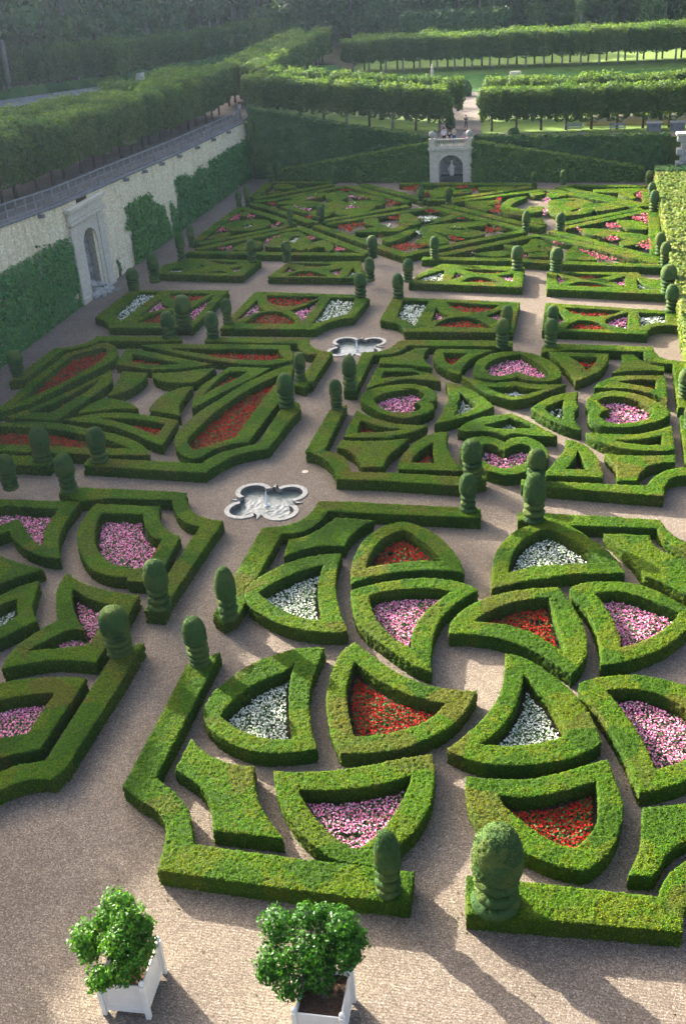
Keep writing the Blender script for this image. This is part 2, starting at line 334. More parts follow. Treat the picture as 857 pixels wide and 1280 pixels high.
def hedge_mesh(name, outer, holes, h, mat, s=None, ztop=None, rough=1.0, sprigs=True):
    """clipped hedge: plan outline with holes, fine uneven faces, worn upper edges"""
    c = outer.mean(0); dd = min(cam_dist(*q) for q in outer)
    s = s or min(.30, max(.046, dd * .0020))
    loops = []
    for i, l in enumerate([outer] + list(holes)):
        l = resample(simplify(l, s), s)
        if (area(l) < 0) == (i == 0): l = l[::-1]
        loops.append(l)
    lo, hi = loops[0].min(0), loops[0].max(0)
    gx, gy = np.meshgrid(np.arange(lo[0], hi[0], s), np.arange(lo[1], hi[1], s * .87)); gx[1::2] += s / 2
    G = np.c_[gx.ravel(), gy.ravel()]; G += rng.uniform(-.28, .28, G.shape) * s
    m = inside(G, loops[0])
    for l in loops[1:]: m &= ~inside(G, l)
    G = G[m]
    if len(G):
        dl = np.min([dist_loop(G, l) for l in loops], 0); G = G[dl > .55 * s]
    B = np.concatenate(loops); edges = []; k = 0
    for l in loops: edges += [(k + i, k + (i + 1) % len(l)) for i in range(len(l))]; k += len(l)
    A = np.concatenate([B, G]) if len(G) else B
    vs, _, fs, ov, _, _ = delaunay_2d_cdt([Vector(p) for p in A.tolist()], edges, [], 0, 1e-5)
    V2 = np.array([tuple(v) for v in vs]); T = np.array([f for f in fs if len(f) == 3], np.int64)
    cen = V2[T].mean(1); m = inside(cen, loops[0])
    for l in loops[1:]: m &= ~inside(cen, l)
    T = T[m]
    back = {}
    for o, ins in enumerate(ov):
        for i in ins: back[i] = o
    nb = len(B); n0 = len(V2); isb = np.zeros(n0, bool)
    nrm = np.zeros((nb, 2)); k = 0
    for l in loops:
        t = np.roll(l, -1, 0) - np.roll(l, 1, 0); t /= np.linalg.norm(t, axis=1)[:, None] + 1e-9; nrm[k:k + len(l)] = np.c_[t[:, 1], -t[:, 0]]; k += len(l)
    zt = (lambda P: np.full(len(P), h)) if ztop is None else ztop
    V = np.c_[V2, zt(V2)]; N3 = np.zeros_like(V); N3[:, 2] = 1
    bi = np.array([back[i] for i in range(nb)])
    V[bi, 2] -= (.014 if dd < 50 else .004) * rough; N3[bi, 2] = .5; N3[bi, :2] = nrm * .6
    hm = float(np.max(V[:, 2])); nz = max(2, int(round(hm / s * .9)))
    rows = [V]; NR = [N3]; quads = []; prev = bi; base = n0
    for r in range(1, nz + 1):
        f = 1 - r / nz; z = V[bi, 2] * f - (.03 if r == nz else 0)
        Rv = np.c_[B + nrm * (.012 * math.sin(math.pi * f) * rough), z]; rows.append(Rv); NR.append(np.c_[nrm, np.zeros(nb)]); cur = np.arange(base, base + nb); base += nb
        k = 0
        for l in loops:
            i = np.arange(k, k + len(l)); j = np.r_[i[1:], i[0]]
            quads.append(np.c_[cur[i], cur[j], prev[j], prev[i]]); k += len(l)
        prev = cur
    V = np.concatenate(rows); N3 = np.concatenate(NR)
    amp = (.016 if dd < 50 else .009) * rough; V = V + N3 * (vnoise(V, .8, 3) * amp + vnoise(V, 3.2, 5) * amp * .5 + vnoise(V, 9., 6) * amp * .8)[:, None] + rng.normal(0, 1, V.shape) * np.array([.13, .13, .20]) * min(s, .06 if rough <= 1 else s) * rough
    # gaps between the leaves: deep in the sheared sides, shallow in the dense top
    top = np.abs(N3[:, 2]) > .9; gap = np.where(top, rng.random(len(V)) < .12, rng.random(len(V)) < .34) * rng.uniform(.3, 1, len(V)) * np.where(top, .45, 1.25) * min(s, .075 if rough <= 1 else .14) * rough ** .5
    gap[bi] *= .3; V -= N3 * gap[:, None]
    V[:, 2] = np.maximum(V[:, 2], -.05)
    Q = np.concatenate(quads); Fs = [T, Q]; mi = None; mats = [mat]
    if sprigs:
        # loose sprigs, mostly on top, where their paler green paints the light
        tri = np.concatenate([T, Q[:, [0, 1, 2]], Q[:, [0, 2, 3]]]); a, b, c3 = V[tri[:, 0]], V[tri[:, 1]], V[tri[:, 2]]
        cr = np.cross(b - a, c3 - a); ar = np.linalg.norm(cr, axis=1); sz = max(.032, dd * .00082); w_ = ar * (.17 + .83 * np.clip(cr[:, 2] / (ar + 1e-12), 0, 1) ** 2); n = int(w_.sum() * .5 * .62 / (sz * sz * .75)); pick = rng.choice(len(tri), n, p=w_ / w_.sum()); u = rng.random((n, 2)); fl = u.sum(1) > 1; u[fl] = 1 - u[fl]
        P = a[pick] + (b - a)[pick] * u[:, :1] + (c3 - a)[pick] * u[:, 1:]; nn = cr[pick] / (ar[pick, None] + 1e-12)
        W, F = leaf_quads(P + nn * .008, nn, sz, .75 if dd < 58 else 1.15)
        Fs = [T, np.concatenate([Q, F + len(V)])]; V = np.concatenate([V, W]); mi = np.r_[np.zeros(len(T) + len(Q)), np.ones(len(F))]; mats = [mat, LITSPRIG]
    me = mesh_np(name, V, Fs, mats, mi)
    return me
def leaf_quads(P, Nrm, size, flat=.5, aspect=1.5):
    """little diamond leaves at P, roughly facing Nrm"""
    n = len(P); D = rng.normal(0, 1, (n, 3)); Nn = Nrm + D * flat * .9; Nn /= np.linalg.norm(Nn, axis=1)[:, None] + 1e-9
    A = np.cross(Nn, rng.normal(0, 1, (n, 3))); A /= np.linalg.norm(A, axis=1)[:, None] + 1e-9; Bv = np.cross(Nn, A)
    sz = (size * rng.uniform(.6, 1.35, n))[:, None]; A = A * sz * aspect * .5; Bv = Bv * sz * .5
    V = np.stack([P - A, P - Bv + Nn * sz * .1, P + A, P + Bv + Nn * sz * .1], 1).reshape(-1, 3)
    return V, np.arange(4 * n).reshape(n, 4)
# ---- plan of the garden in metres (~ marks smooth points)
RINGS = [
 ('A_border_left', 0.65, '-14.10,30.28 -13.02,31.15 -13.03,29.12 -13.03,26.86 -13.07,24.05 -12.74,23.87~ -12.02,23.37~ -11.41,22.76~ -11.01,21.92~ -10.81,21.43 -7.58,21.34 -6.99,21.35 -6.12,21.36 -4.24,21.35 -3.85,21.37 -3.81,20.19 -4.67,20.15 -7.68,20.18 -9.74,20.20 -11.58,20.27 -11.71,21.17~ -11.87,21.84~ -12.12,22.29~ -12.63,22.70~ -13.27,23.03~ -14.04,23.52 -14.05,26.73', []),
 ('A1', 0.65, '-8.93,31.90 -8.98,30.12~ -8.88,29.02~ -8.64,28.00~ -8.30,27.03~ -7.91,26.17 -8.73,25.91~ -9.43,25.76~ -9.99,25.76~ -10.80,25.97~ -11.53,26.34~ -12.18,26.91~ -12.55,27.50~ -12.61,27.96~ -12.48,28.82~ -11.99,29.88~ -11.41,30.73~ -10.33,31.57~ -9.56,31.87~', [('white', '-11.85,27.47 -11.61,28.35~ -11.04,29.43~ -10.06,30.37~ -9.89,30.85 -9.79,29.65~ -9.46,28.24~ -8.91,26.57 -9.62,26.46~ -10.21,26.51~ -11.08,26.89~')]),
 ('A2', 0.65, '-7.83,32.44 -7.02,31.66~ -5.90,30.75~ -4.88,30.19~ -3.83,29.97~ -2.77,30.01 -3.08,28.82~ -3.57,27.87~ -4.08,27.34~ -4.95,26.62~ -5.90,26.27~ -7.09,26.08 -7.58,27.02~ -8.08,28.42~ -8.30,29.58~ -8.33,30.84~ -8.20,31.79~', [('red', '-7.59,31.22 -6.71,30.40~ -5.57,29.62~ -4.76,29.33~ -3.84,29.15 -4.44,28.09~ -5.37,27.42~ -6.77,26.96 -7.20,28.07~ -7.55,29.31~ -7.63,30.41~')]),
 ('A3', 0.65, '-9.17,24.93 -7.80,25.07~ -6.46,25.45~ -5.14,26.03~ -3.97,26.46 -3.79,25.57~ -3.72,24.34~ -3.88,23.46~ -4.17,22.77~ -4.58,22.13 -4.77,21.37 -6.10,21.39 -6.99,21.86~ -7.84,22.64~ -8.58,23.66~', [('pink', '-8.12,24.20 -6.93,24.34~ -5.62,24.73~ -4.52,25.37 -4.61,24.40~ -4.95,23.18~ -5.39,22.34~ -5.68,21.98 -6.28,22.21~ -7.17,22.95~ -7.73,23.59~')]),
 ('A4', 0.65, '-1.92,32.40 -1.14,32.16~ -0.27,31.44~ 0.65,30.34~ 1.30,29.05~ 1.63,27.75 0.83,27.00~ -0.18,26.53~ -1.18,26.28~ -2.20,26.23~ -2.91,26.43~ -3.51,26.76 -2.83,27.75~ -2.28,28.81~ -1.93,30.02~ -1.86,31.25~', [('white', '-1.17,31.20 -0.68,30.47~ -0.06,29.49~ 0.50,28.08 -0.14,27.62~ -1.24,27.22~ -2.46,27.16 -1.85,27.98~ -1.36,29.27~')]),
 ('A5', 0.65, '-2.72,25.56 -1.81,25.55~ -0.81,25.68~ 0.17,26.06~ 1.16,26.63~ 1.81,26.97 2.11,25.80~ 2.27,24.91~ 2.13,23.85~ 1.75,22.88~ 1.11,22.12 0.27,22.21~ -0.71,22.58~ -1.42,22.93~ -1.99,23.38~ -2.37,23.99~ -2.64,24.72~', [('red', '-1.65,24.86 -0.77,24.87~ 0.20,25.21~ 1.43,25.89 1.51,24.80~ 1.41,23.91~ 0.80,22.95 0.00,23.20~ -0.84,23.85~ -1.32,24.31~')]),
 ('A6', 0.65, '0.87,30.90 1.72,31.37~ 2.84,31.63~ 3.85,31.51~ 4.65,31.19~ 5.59,30.21~ 5.93,28.90 5.02,27.06~ 4.27,26.31~ 3.52,25.86~ 2.81,25.57 2.64,26.16~ 2.41,27.10~ 2.03,28.12~ 1.49,29.35~ 0.95,30.32~', [('pink', '1.82,30.60 2.81,30.79~ 3.80,30.56~ 4.55,29.91~ 5.19,28.91 4.69,27.70~ 4.35,27.31~ 3.34,26.68 3.04,27.89~ 2.54,29.21~')]),
 ('A7', 0.65, '0.42,37.17 0.94,37.65~ 1.92,37.88~ 3.22,37.81~ 4.15,37.21~ 4.85,36.52~ 5.34,35.73 4.91,34.67~ 3.92,33.39~ 2.72,32.49~ 1.64,32.07 1.64,32.86~ 1.50,34.10~ 1.14,35.48~ 0.65,36.41~', [('pink', '1.46,36.86 2.55,37.16~ 3.80,36.58~ 4.73,35.88 4.26,34.95~ 3.36,33.89~ 2.39,33.26 2.35,34.19~ 2.01,35.58~')]),
 ('A8', 0.65, '-4.21,33.41 -4.21,34.15~ -3.83,35.10~ -2.88,36.17~ -1.60,36.87~ -0.03,37.24 0.50,36.05~ 0.95,34.79~ 1.14,33.63~ 1.05,32.39~ 0.58,31.34 -0.14,32.05~ -1.01,32.78~ -2.02,33.26~ -3.09,33.46~', [('red', '-3.31,34.33 -2.61,35.30~ -1.55,36.06~ -0.43,36.42 -0.10,35.01~ 0.35,32.66 -0.17,33.16~ -1.06,33.91~ -2.09,34.28~')]),
 ('A9', 0.65, '-2.79,36.77 -2.90,38.33~ -2.77,40.10~ -2.22,41.58~ -1.46,42.39~ -0.75,42.91~ -0.56,43.15~ 0.41,42.44~ 1.27,41.45~ 2.16,40.17~ 2.71,38.65 1.60,38.48~ 0.60,38.35~ -0.40,37.95~ -1.63,37.45~', [('white', '-2.16,38.15 -2.15,39.20~ -1.81,40.75~ -1.14,41.75~ -0.58,42.05~ 0.21,41.52~ 0.92,40.74~ 1.75,39.40 0.59,39.15~ -0.43,38.98~ -1.29,38.70~')]),
 ('A_border_back_right', 0.63, '-2.08,43.55 -1.52,43.60 -0.57,43.62 4.44,43.46 4.79,42.34~ 5.44,41.46~ 6.12,41.00 6.01,39.79 5.37,40.59~ 4.79,41.28~ 4.39,42.02~ 4.22,42.61 0.26,42.55 -0.55,42.96 -2.04,42.79', []),
 ('A10', 0.65, '1.87,41.89 3.87,41.93 4.00,41.24~ 4.41,40.53~ 5.32,39.95~ 6.01,39.83 5.76,37.03 5.27,37.12~ 4.80,37.52~ 4.20,38.06~ 3.51,38.48 3.15,39.54~ 2.51,40.82~', []),
 ('A11', 0.65, '-12.48,40.02 -11.82,40.31~ -11.23,41.11~ -10.69,42.24 -8.78,42.17 -9.28,41.51~ -9.63,40.58~ -9.73,39.56~ -9.71,39.64 -10.87,39.52~ -11.67,39.09~ -12.33,38.46', []),
 ('A_border_back_left', 0.63, '-14.05,41.04 -13.23,41.22~ -12.54,41.64~ -12.10,42.47~ -11.93,43.84 -9.82,43.97 -9.00,43.87 -3.88,43.83 -3.84,43.75 -3.80,42.85 -3.79,42.85 -10.40,42.85 -11.24,42.90 -11.40,41.87~ -11.95,40.85~ -12.97,40.53 -13.08,36.51 -13.35,35.80 -13.03,34.74 -13.03,33.78 -13.53,33.14 -14.13,33.60 -14.13,36.82', []),
 ('A13', 0.65, '-13.31,35.81 -13.07,36.48~ -12.57,37.32~ -11.69,38.25~ -10.70,38.76~ -9.72,39.00 -9.59,37.13~ -9.23,35.53~ -8.25,33.09 -9.04,32.94~ -10.05,32.99~ -11.14,33.31~ -12.12,33.89~ -12.86,34.52~ -13.23,35.22~', [('white', '-12.64,35.43 -12.26,36.20~ -11.43,37.17~ -10.33,37.98 -10.25,36.54~ -9.94,35.21~ -9.44,33.79 -10.25,33.81~ -11.18,34.23~ -12.04,34.86~')]),
 ('A14', 0.65, '-8.79,36.56 -9.01,37.57~ -9.10,38.64~ -8.95,40.21~ -8.35,41.52~ -7.35,42.18 -6.49,41.77~ -5.47,40.83~ -4.57,39.37~ -4.06,37.95 -5.13,38.04~ -6.17,37.93~ -7.18,37.63~ -8.15,37.11~', [('red', '-8.41,37.90 -8.40,39.26~ -8.04,40.58~ -7.23,41.43 -6.59,40.87~ -5.80,39.94~ -5.11,38.77 -6.28,38.72~ -7.31,38.41~')]),
 ('A15', 0.65, '-8.73,36.07 -8.04,36.51~ -7.08,37.00~ -5.74,37.37~ -4.69,37.31~ -3.91,37.08~ -3.33,36.64 -4.04,35.72~ -4.58,34.62~ -4.79,33.26~ -4.73,32.00~ -4.57,30.92 -5.27,31.23~ -6.26,32.03~ -7.18,32.88~ -7.83,33.57~ -8.34,34.66~', [('pink', '-7.86,35.73 -6.96,36.26~ -5.63,36.55~ -4.40,36.47 -5.07,35.37~ -5.51,34.28~ -5.64,33.16~ -5.53,32.27 -6.19,32.77~ -6.91,33.56~ -7.47,34.52~')]),
 ('A16', 0.65, '-12.50,26.13 -11.70,25.46~ -10.84,25.11~ -9.86,25.06 -9.60,24.18~ -9.15,23.30~ -8.63,22.66~ -8.05,22.04 -10.37,22.06 -10.62,22.73~ -10.93,23.33~ -11.48,23.92~ -12.54,24.52', []),
 ('A17', 0.65, '2.87,24.92 4.20,25.25 4.78,25.46 4.66,24.16 4.09,23.76~ 3.47,23.09~ 3.19,22.48~ 2.98,22.19 2.33,22.14 2.50,22.61~ 2.73,23.32~ 2.79,24.11~', []),
 ('A_border_front_right', 0.65, '-2.31,21.44 -0.70,21.46 -0.25,21.47 3.13,21.47 3.23,21.81~ 3.45,22.29~ 4.03,22.93~ 4.58,23.25 4.48,22.18 3.90,21.35~ 3.78,20.91 3.72,20.34 0.59,20.20 -2.17,20.06', []),
 ('B1', 0.65, '-23.33,42.55 -22.45,42.55 -19.84,42.54 -19.22,40.99~ -18.49,40.17~ -17.80,39.84 -17.56,36.94 -18.04,35.76 -18.88,35.79~ -18.92,36.01~ -19.67,36.02~ -20.62,36.36~ -21.58,37.18~ -22.40,38.32~ -23.08,39.82~ -23.35,41.29~', [('pink', '-22.65,41.66 -20.41,41.71 -19.84,40.56~ -19.12,39.61~ -18.57,39.45 -18.43,37.23 -18.66,36.78 -19.51,36.80~ -19.28,36.89~ -20.11,37.06~ -21.07,37.90~ -21.81,38.93~ -22.48,40.61~')]),
 ('B2', 0.65, '-30.99,42.52 -24.25,42.66 -24.09,40.62~ -23.80,39.31~ -23.42,38.35~ -22.80,37.28 -23.62,37.31~ -24.69,37.75~ -25.69,38.49~ -26.55,39.49 -26.92,39.13~ -27.40,38.54~ -28.56,38.28', [('pink', '-28.13,41.89 -25.04,41.84 -24.94,40.69~ -24.69,39.52~ -24.21,38.28 -24.96,38.77~ -25.84,39.71~ -26.63,40.61 -27.07,40.34~ -27.35,39.94~ -28.17,39.64 -28.98,41.10')]),
 ('B3', 0.65, '-21.90,36.17 -21.14,35.55~ -19.98,35.06~ -19.11,34.85~ -18.44,34.72~ -17.85,34.72 -17.75,33.10 -17.80,29.88 -19.49,29.86~ -20.54,29.49~ -21.44,29.02 -21.60,30.11~ -21.45,30.96~ -21.00,31.94~ -20.65,32.44 -21.33,33.73~ -21.81,34.87~', [('pink', '-21.08,34.94 -20.34,34.42~ -19.54,34.04~ -18.68,33.92 -18.67,32.67 -18.56,31.04 -19.12,30.81~ -20.95,30.31 -20.49,31.08~ -19.86,31.88~ -19.18,31.90 -19.98,32.85~ -20.67,33.92~')]),
 ('B4', 0.65, '-22.68,27.45 -21.07,28.17~ -20.08,28.59~ -18.63,28.88~ -17.75,28.87 -17.73,24.87 -18.98,24.27 -20.53,23.77', [('pink', '-21.22,26.85 -20.55,27.21~ -19.74,27.60~ -18.64,27.90 -18.57,25.61 -19.50,25.23 -20.19,24.99')]),
 ('B5', 0.65, '-28.40,38.01 -25.89,37.22 -24.71,36.73~ -23.63,36.41~ -23.15,36.28 -23.92,35.64~ -24.67,34.93~ -25.99,33.81', []),
 ('B6', 0.65, '-25.29,32.60 -24.17,33.99~ -23.64,34.80~ -22.92,35.30 -22.56,34.18~ -22.19,33.11 -21.54,32.34 -22.04,31.68~ -22.54,30.93~ -23.67,29.77', [('white', '-24.22,32.60 -23.79,33.28~ -23.24,33.87 -22.93,33.20~ -22.55,32.62 -22.79,32.20~ -22.97,31.74~ -23.42,31.15')]),
 ('B_border_back', 0.63, '-25.88,43.52 -25.76,44.17 -24.84,44.25 -23.17,44.25 -19.57,44.24 -18.95,44.10 -18.45,42.85~ -17.75,42.01~ -16.99,41.63~ -16.16,41.45 -16.39,34.82 -16.29,33.52 -17.20,33.58 -17.20,34.21 -17.21,36.37 -17.12,40.84 -17.90,41.10~ -18.60,41.75~ -19.17,42.63~ -19.48,43.32 -22.75,43.25 -24.31,42.79', []),
 ('B_border_front', 0.65, '-17.29,30.37 -17.21,30.95 -16.32,31.37 -16.28,28.71 -16.38,24.00 -16.64,23.47 -17.43,23.34~ -18.18,22.76~ -19.23,21.53 -19.79,22.49 -18.61,23.56~ -18.13,24.02~ -17.52,24.22~ -17.27,24.38', []),
 ('C_border_back_left', 0.62, '-36.57,58.47 -36.35,64.98 -35.26,65.24~ -34.50,66.00~ -34.07,67.29 -34.25,67.50 -27.55,67.57 -27.24,66.63 -33.79,66.46 -33.54,66.47 -34.17,65.27~ -35.51,64.60 -35.56,59.01', []),
 ('C_border_right', 0.62, '-25.54,66.67 -25.61,67.55 -18.01,67.49 -17.62,66.16~ -16.78,65.16~ -15.71,64.84 -15.85,59.16 -15.91,59.63 -16.18,58.45 -16.93,58.88 -16.72,61.05 -16.66,64.32 -17.42,64.38~ -18.19,65.31~ -18.61,66.42 -21.59,66.42', []),
 ('C_border_front', 0.62, '-26.04,47.62 -24.79,47.71 -21.38,47.61 -19.31,47.51 -18.75,48.77~ -17.85,49.56~ -16.87,50.17 -16.84,54.68 -16.49,56.41 -15.90,56.01 -15.58,55.07 -15.77,53.92 -16.10,49.59 -17.66,48.67~ -18.44,47.32~ -18.72,46.46 -20.98,46.53 -25.16,46.72 -25.95,46.75', []),
 ('C_border_front_left', 0.62, '-33.60,47.49 -29.66,47.72 -27.82,47.49 -27.94,46.51 -29.59,46.56 -33.01,46.45', []),
 ('C1', 0.65, '-32.99,66.10~ -31.77,65.26~ -30.93,63.73~ -30.82,62.51~ -31.23,61.04~ -32.12,58.47~ -33.21,54.97 -34.58,53.50 -35.59,52.68 -35.07,54.42 -34.87,55.15 -35.00,57.73 -34.98,61.02 -34.84,63.89 -33.94,64.77~', [('red', '-32.56,65.09~ -32.08,64.40~ -31.76,63.35~ -31.99,60.88~ -33.30,56.74 -34.28,54.95 -34.26,58.50 -34.36,61.05 -34.22,63.49 -33.32,64.36~')]),
 ('C2', 0.65, '-30.21,60.82 -29.26,58.72 -29.41,57.75~ -29.75,55.42~ -30.15,53.00 -30.41,52.46 -33.87,52.78 -33.01,53.80 -31.95,55.99~ -31.03,58.28~', [('red', '-30.32,59.29 -30.94,57.20~ -31.63,55.32~ -32.62,53.61 -31.18,53.58 -30.69,55.37~ -30.27,57.47~')]),
 ('C3', 0.65, '-29.41,53.53 -29.18,55.01~ -28.80,55.88~ -28.75,56.04~ -27.16,55.67~ -25.74,54.54 -27.54,54.33~', []),
 ('C4', 0.65, '-29.96,52.60 -28.79,53.29~ -28.18,53.65~ -26.42,53.86~ -24.47,53.55~ -22.58,52.94 -22.36,49.58 -23.30,50.04~ -24.85,51.09~ -26.55,51.98~ -27.40,52.23~', [('red', '-27.73,53.04 -26.08,53.04~ -24.37,52.83~ -23.18,52.39 -23.16,50.82 -24.31,51.52~ -25.79,52.33~')]),
 ('C5', 0.65, '-35.94,51.61 -33.76,51.95~ -31.98,52.16~ -29.90,52.08~ -27.59,51.41~ -26.14,51.01~ -24.47,50.15~ -23.50,49.47~ -22.57,48.26 -25.07,48.08 -31.73,48.15 -34.04,48.27', [('red', '-34.78,51.22 -33.47,51.41~ -30.17,51.31~ -27.59,50.62~ -25.91,50.06~ -24.10,49.02 -25.43,48.93 -27.69,48.90 -32.21,49.06 -33.61,49.12')]),
 ('C6', 0.65, '-30.35,61.94 -30.77,65.00 -29.44,64.62~ -27.32,63.71~ -24.91,62.71~ -23.48,62.19 -25.41,61.26~ -27.34,61.06~', [('red', '-29.95,63.90 -28.14,63.14~ -25.73,62.16 -27.13,61.84~ -29.41,62.42')]),
 ('C7', 0.65, '-29.88,65.60 -28.14,65.94 -24.42,65.98 -19.00,65.96 -18.69,64.94~ -18.28,64.22 -18.12,63.08 -19.42,62.26~ -21.40,62.32~ -24.70,63.26~ -26.39,64.01~', [('red', '-27.93,65.08 -24.13,65.05 -19.60,65.13 -19.28,64.24~ -18.72,63.51 -20.10,62.96~ -22.12,63.08~ -24.97,64.06~ -26.15,64.52~')]),
 ('C8', 0.65, '-29.33,60.59 -27.48,60.42 -27.26,59.06~ -27.61,57.48~ -28.23,56.64~ -28.59,56.39 -28.81,58.26~', []),
 ('C9', 0.65, '-27.07,60.36 -25.21,60.68~ -23.90,61.19~ -22.98,61.48 -23.55,59.03 -24.54,58.81~ -25.63,58.89~ -26.53,59.46~', []),
 ('C10', 0.65, '-25.01,54.36 -25.08,55.89~ -24.85,57.04~ -24.30,57.88~ -23.50,58.27 -23.42,56.20~ -23.31,55.11~ -22.65,53.61 -23.74,54.01~', []),
 ('C11', 0.65, '-22.38,54.83 -22.85,56.68~ -22.91,58.53~ -22.51,60.05~ -22.18,61.64 -21.21,61.68~ -19.25,61.58 -20.12,59.61~ -21.26,57.21~ -22.05,55.39~', [('red', '-21.85,60.89 -20.60,60.94 -21.06,59.57~ -21.94,57.87~ -22.30,56.71 -22.33,57.90~ -22.19,59.52~')]),
 ('C12', 0.65, '-21.73,49.96~ -22.07,51.27~ -22.00,52.67~ -21.69,54.34~ -21.17,55.88~ -20.30,58.65~ -19.38,60.38~ -18.45,61.91~ -17.83,62.29 -17.30,59.26 -17.19,55.87 -17.48,50.29 -18.39,50.00~ -19.14,49.22~ -19.62,48.21~ -19.88,48.01~ -20.56,48.31~ -21.21,48.99~', [('red', '-18.09,60.87 -19.05,59.18~ -19.90,57.28~ -20.74,54.18~ -21.10,51.34~ -21.11,50.38~ -20.75,49.62~ -20.15,49.06 -19.84,49.35~ -19.29,50.04~ -18.41,50.75 -18.33,53.50 -18.29,56.47')]),
 ('D_border_back_left', 0.62, '-13.69,64.90 -12.82,64.93~ -12.05,65.49~ -11.60,66.94 -11.46,67.25 -11.47,67.22 -4.88,67.30 -3.79,67.20 -3.72,66.14 -4.79,66.16 -10.77,66.17 -10.81,66.21 -11.44,64.70~ -12.85,64.26 -12.83,58.72 -12.74,58.05 -13.60,58.12 -13.59,62.17', []),
 ('D_border_front_left', 0.63, '-13.82,55.04 -12.93,55.93 -12.89,49.53 -11.85,49.07~ -11.25,48.09~ -10.99,47.12 -9.16,47.19 -5.15,47.06 -3.89,47.23 -3.87,46.65 -5.17,46.04 -9.01,46.28 -11.53,46.27 -11.73,46.98~ -12.35,48.14~ -13.16,48.98~ -13.92,49.31', []),
 ('D_border_front_right', 0.63, '-2.10,47.01 -0.93,46.89 0.50,46.86 4.01,46.79 4.33,47.66~ 4.88,48.43~ 5.41,48.81~ 6.01,48.96~ 6.82,48.95 6.73,48.00 5.95,48.08~ 5.35,47.86~ 4.93,47.15~ 4.73,45.76 0.51,46.13 -2.08,46.37', []),
 ('D_border_back_right', 0.62, '-1.82,65.87 -1.55,66.88 0.27,66.75 5.29,66.39 5.43,65.12~ 5.90,64.25~ 7.22,63.86 8.15,63.83 7.51,56.62 6.15,56.55 6.32,63.38 5.15,63.72~ 4.75,64.51~ 4.67,65.46 0.29,65.76 -1.79,65.14', []),
 ('D_border_right', 0.62, '6.17,55.41 7.40,55.43 6.87,49.49 6.03,49.43', []),
 ('D_heart_top', 0.65, '-3.29,65.30 -2.33,64.80~ -1.28,63.65~ -0.54,62.08~ -0.44,61.09~ -0.85,60.32~ -1.72,60.06~ -2.68,60.34~ -3.07,60.87 -3.49,60.42~ -4.52,60.15~ -5.36,60.55~ -5.74,60.98~ -5.92,62.09~ -5.73,63.61~ -5.12,64.54~ -5.21,64.63~ -4.21,65.10~', [('pink', '-3.17,64.77 -2.27,63.61~ -1.56,62.37~ -1.20,61.27~ -1.50,60.72~ -2.31,60.90~ -3.16,61.64 -3.62,61.13~ -4.41,60.81~ -5.01,61.45~ -5.20,62.46~ -4.79,63.64~ -3.99,64.38~')]),
 ('D_heart_left', 0.65, '-12.32,57.00 -12.11,58.00~ -11.36,58.72~ -10.11,59.23~ -9.21,59.32~ -9.57,59.28~ -8.71,59.00~ -7.95,58.20~ -7.69,57.39~ -7.73,56.79~ -8.06,56.57 -7.72,56.10~ -7.68,55.42~ -8.12,54.73~ -9.19,54.11~ -10.44,54.65~ -11.30,55.45~ -12.13,56.46~', [('pink', '-11.50,56.82 -10.77,57.85~ -9.55,58.46~ -10.26,58.46~ -9.22,58.56~ -8.55,57.86~ -8.49,57.15~ -8.93,56.33 -8.50,56.05~ -8.45,55.42~ -8.93,54.97~ -9.69,54.89~ -10.55,55.30~')]),
 ('D_heart_right', 0.65, '1.07,56.71~ 1.21,57.65~ 1.89,58.48~ 3.02,58.73~ 4.27,58.10~ 5.17,57.08~ 5.70,55.77 5.26,54.88~ 4.31,54.11~ 3.24,53.61~ 1.98,53.70~ 1.28,54.46~ 1.17,55.27~ 1.39,56.02', [('pink', '1.73,57.19~ 2.03,57.69~ 2.86,57.93~ 3.95,57.40~ 4.76,56.08 4.34,54.82~ 3.47,54.24~ 2.42,54.17~ 1.82,54.94~ 1.97,55.63~ 2.32,55.98 1.98,56.53~')]),
 ('D_heart_bottom', 0.65, '-3.19,51.23 -2.80,51.85~ -2.10,51.98~ -1.37,51.36~ -0.88,50.25~ -0.95,49.15~ -1.83,47.87~ -2.93,47.37 -3.83,47.79~ -4.27,48.14~ -5.08,48.77~ -5.48,49.77~ -5.50,50.75~ -5.16,51.64~ -4.46,51.91~ -3.87,51.78~', [('pink', '-3.15,50.17 -2.88,50.76~ -2.27,51.13~ -1.76,50.68~ -1.69,49.88~ -2.07,48.76~ -3.04,48.08 -3.90,48.62~ -4.34,49.37~ -4.47,50.49~ -4.23,51.00~ -3.72,50.83~')]),
 ('D5', 0.65, '-6.55,60.83 -5.58,60.11~ -4.30,59.63~ -4.24,59.74~ -3.14,60.00 -2.09,59.62~ -0.13,59.61 -1.26,58.42~ -2.37,57.36~ -3.20,57.06 -4.33,57.76~ -5.19,58.58~ -6.04,59.87~', [('white', '-4.92,59.14 -3.64,59.03~ -3.11,59.37 -2.45,58.98~ -1.47,58.82 -2.40,57.96~ -3.16,57.62~ -4.14,58.28~')]),
 ('D6', 0.65, '-5.96,52.73 -5.37,53.88~ -4.62,54.56~ -3.94,54.82~ -3.15,55.15 -2.22,54.25~ -1.23,53.15~ -0.45,52.22 -1.76,52.17~ -2.69,52.42~ -3.25,52.12 -3.92,52.51~ -4.66,52.64~ -5.31,52.51~', [('white', '-4.58,53.35 -3.81,53.93~ -3.15,54.47 -2.34,53.88~ -1.55,53.10 -2.52,53.12~ -3.23,52.94~ -3.97,53.12~')]),
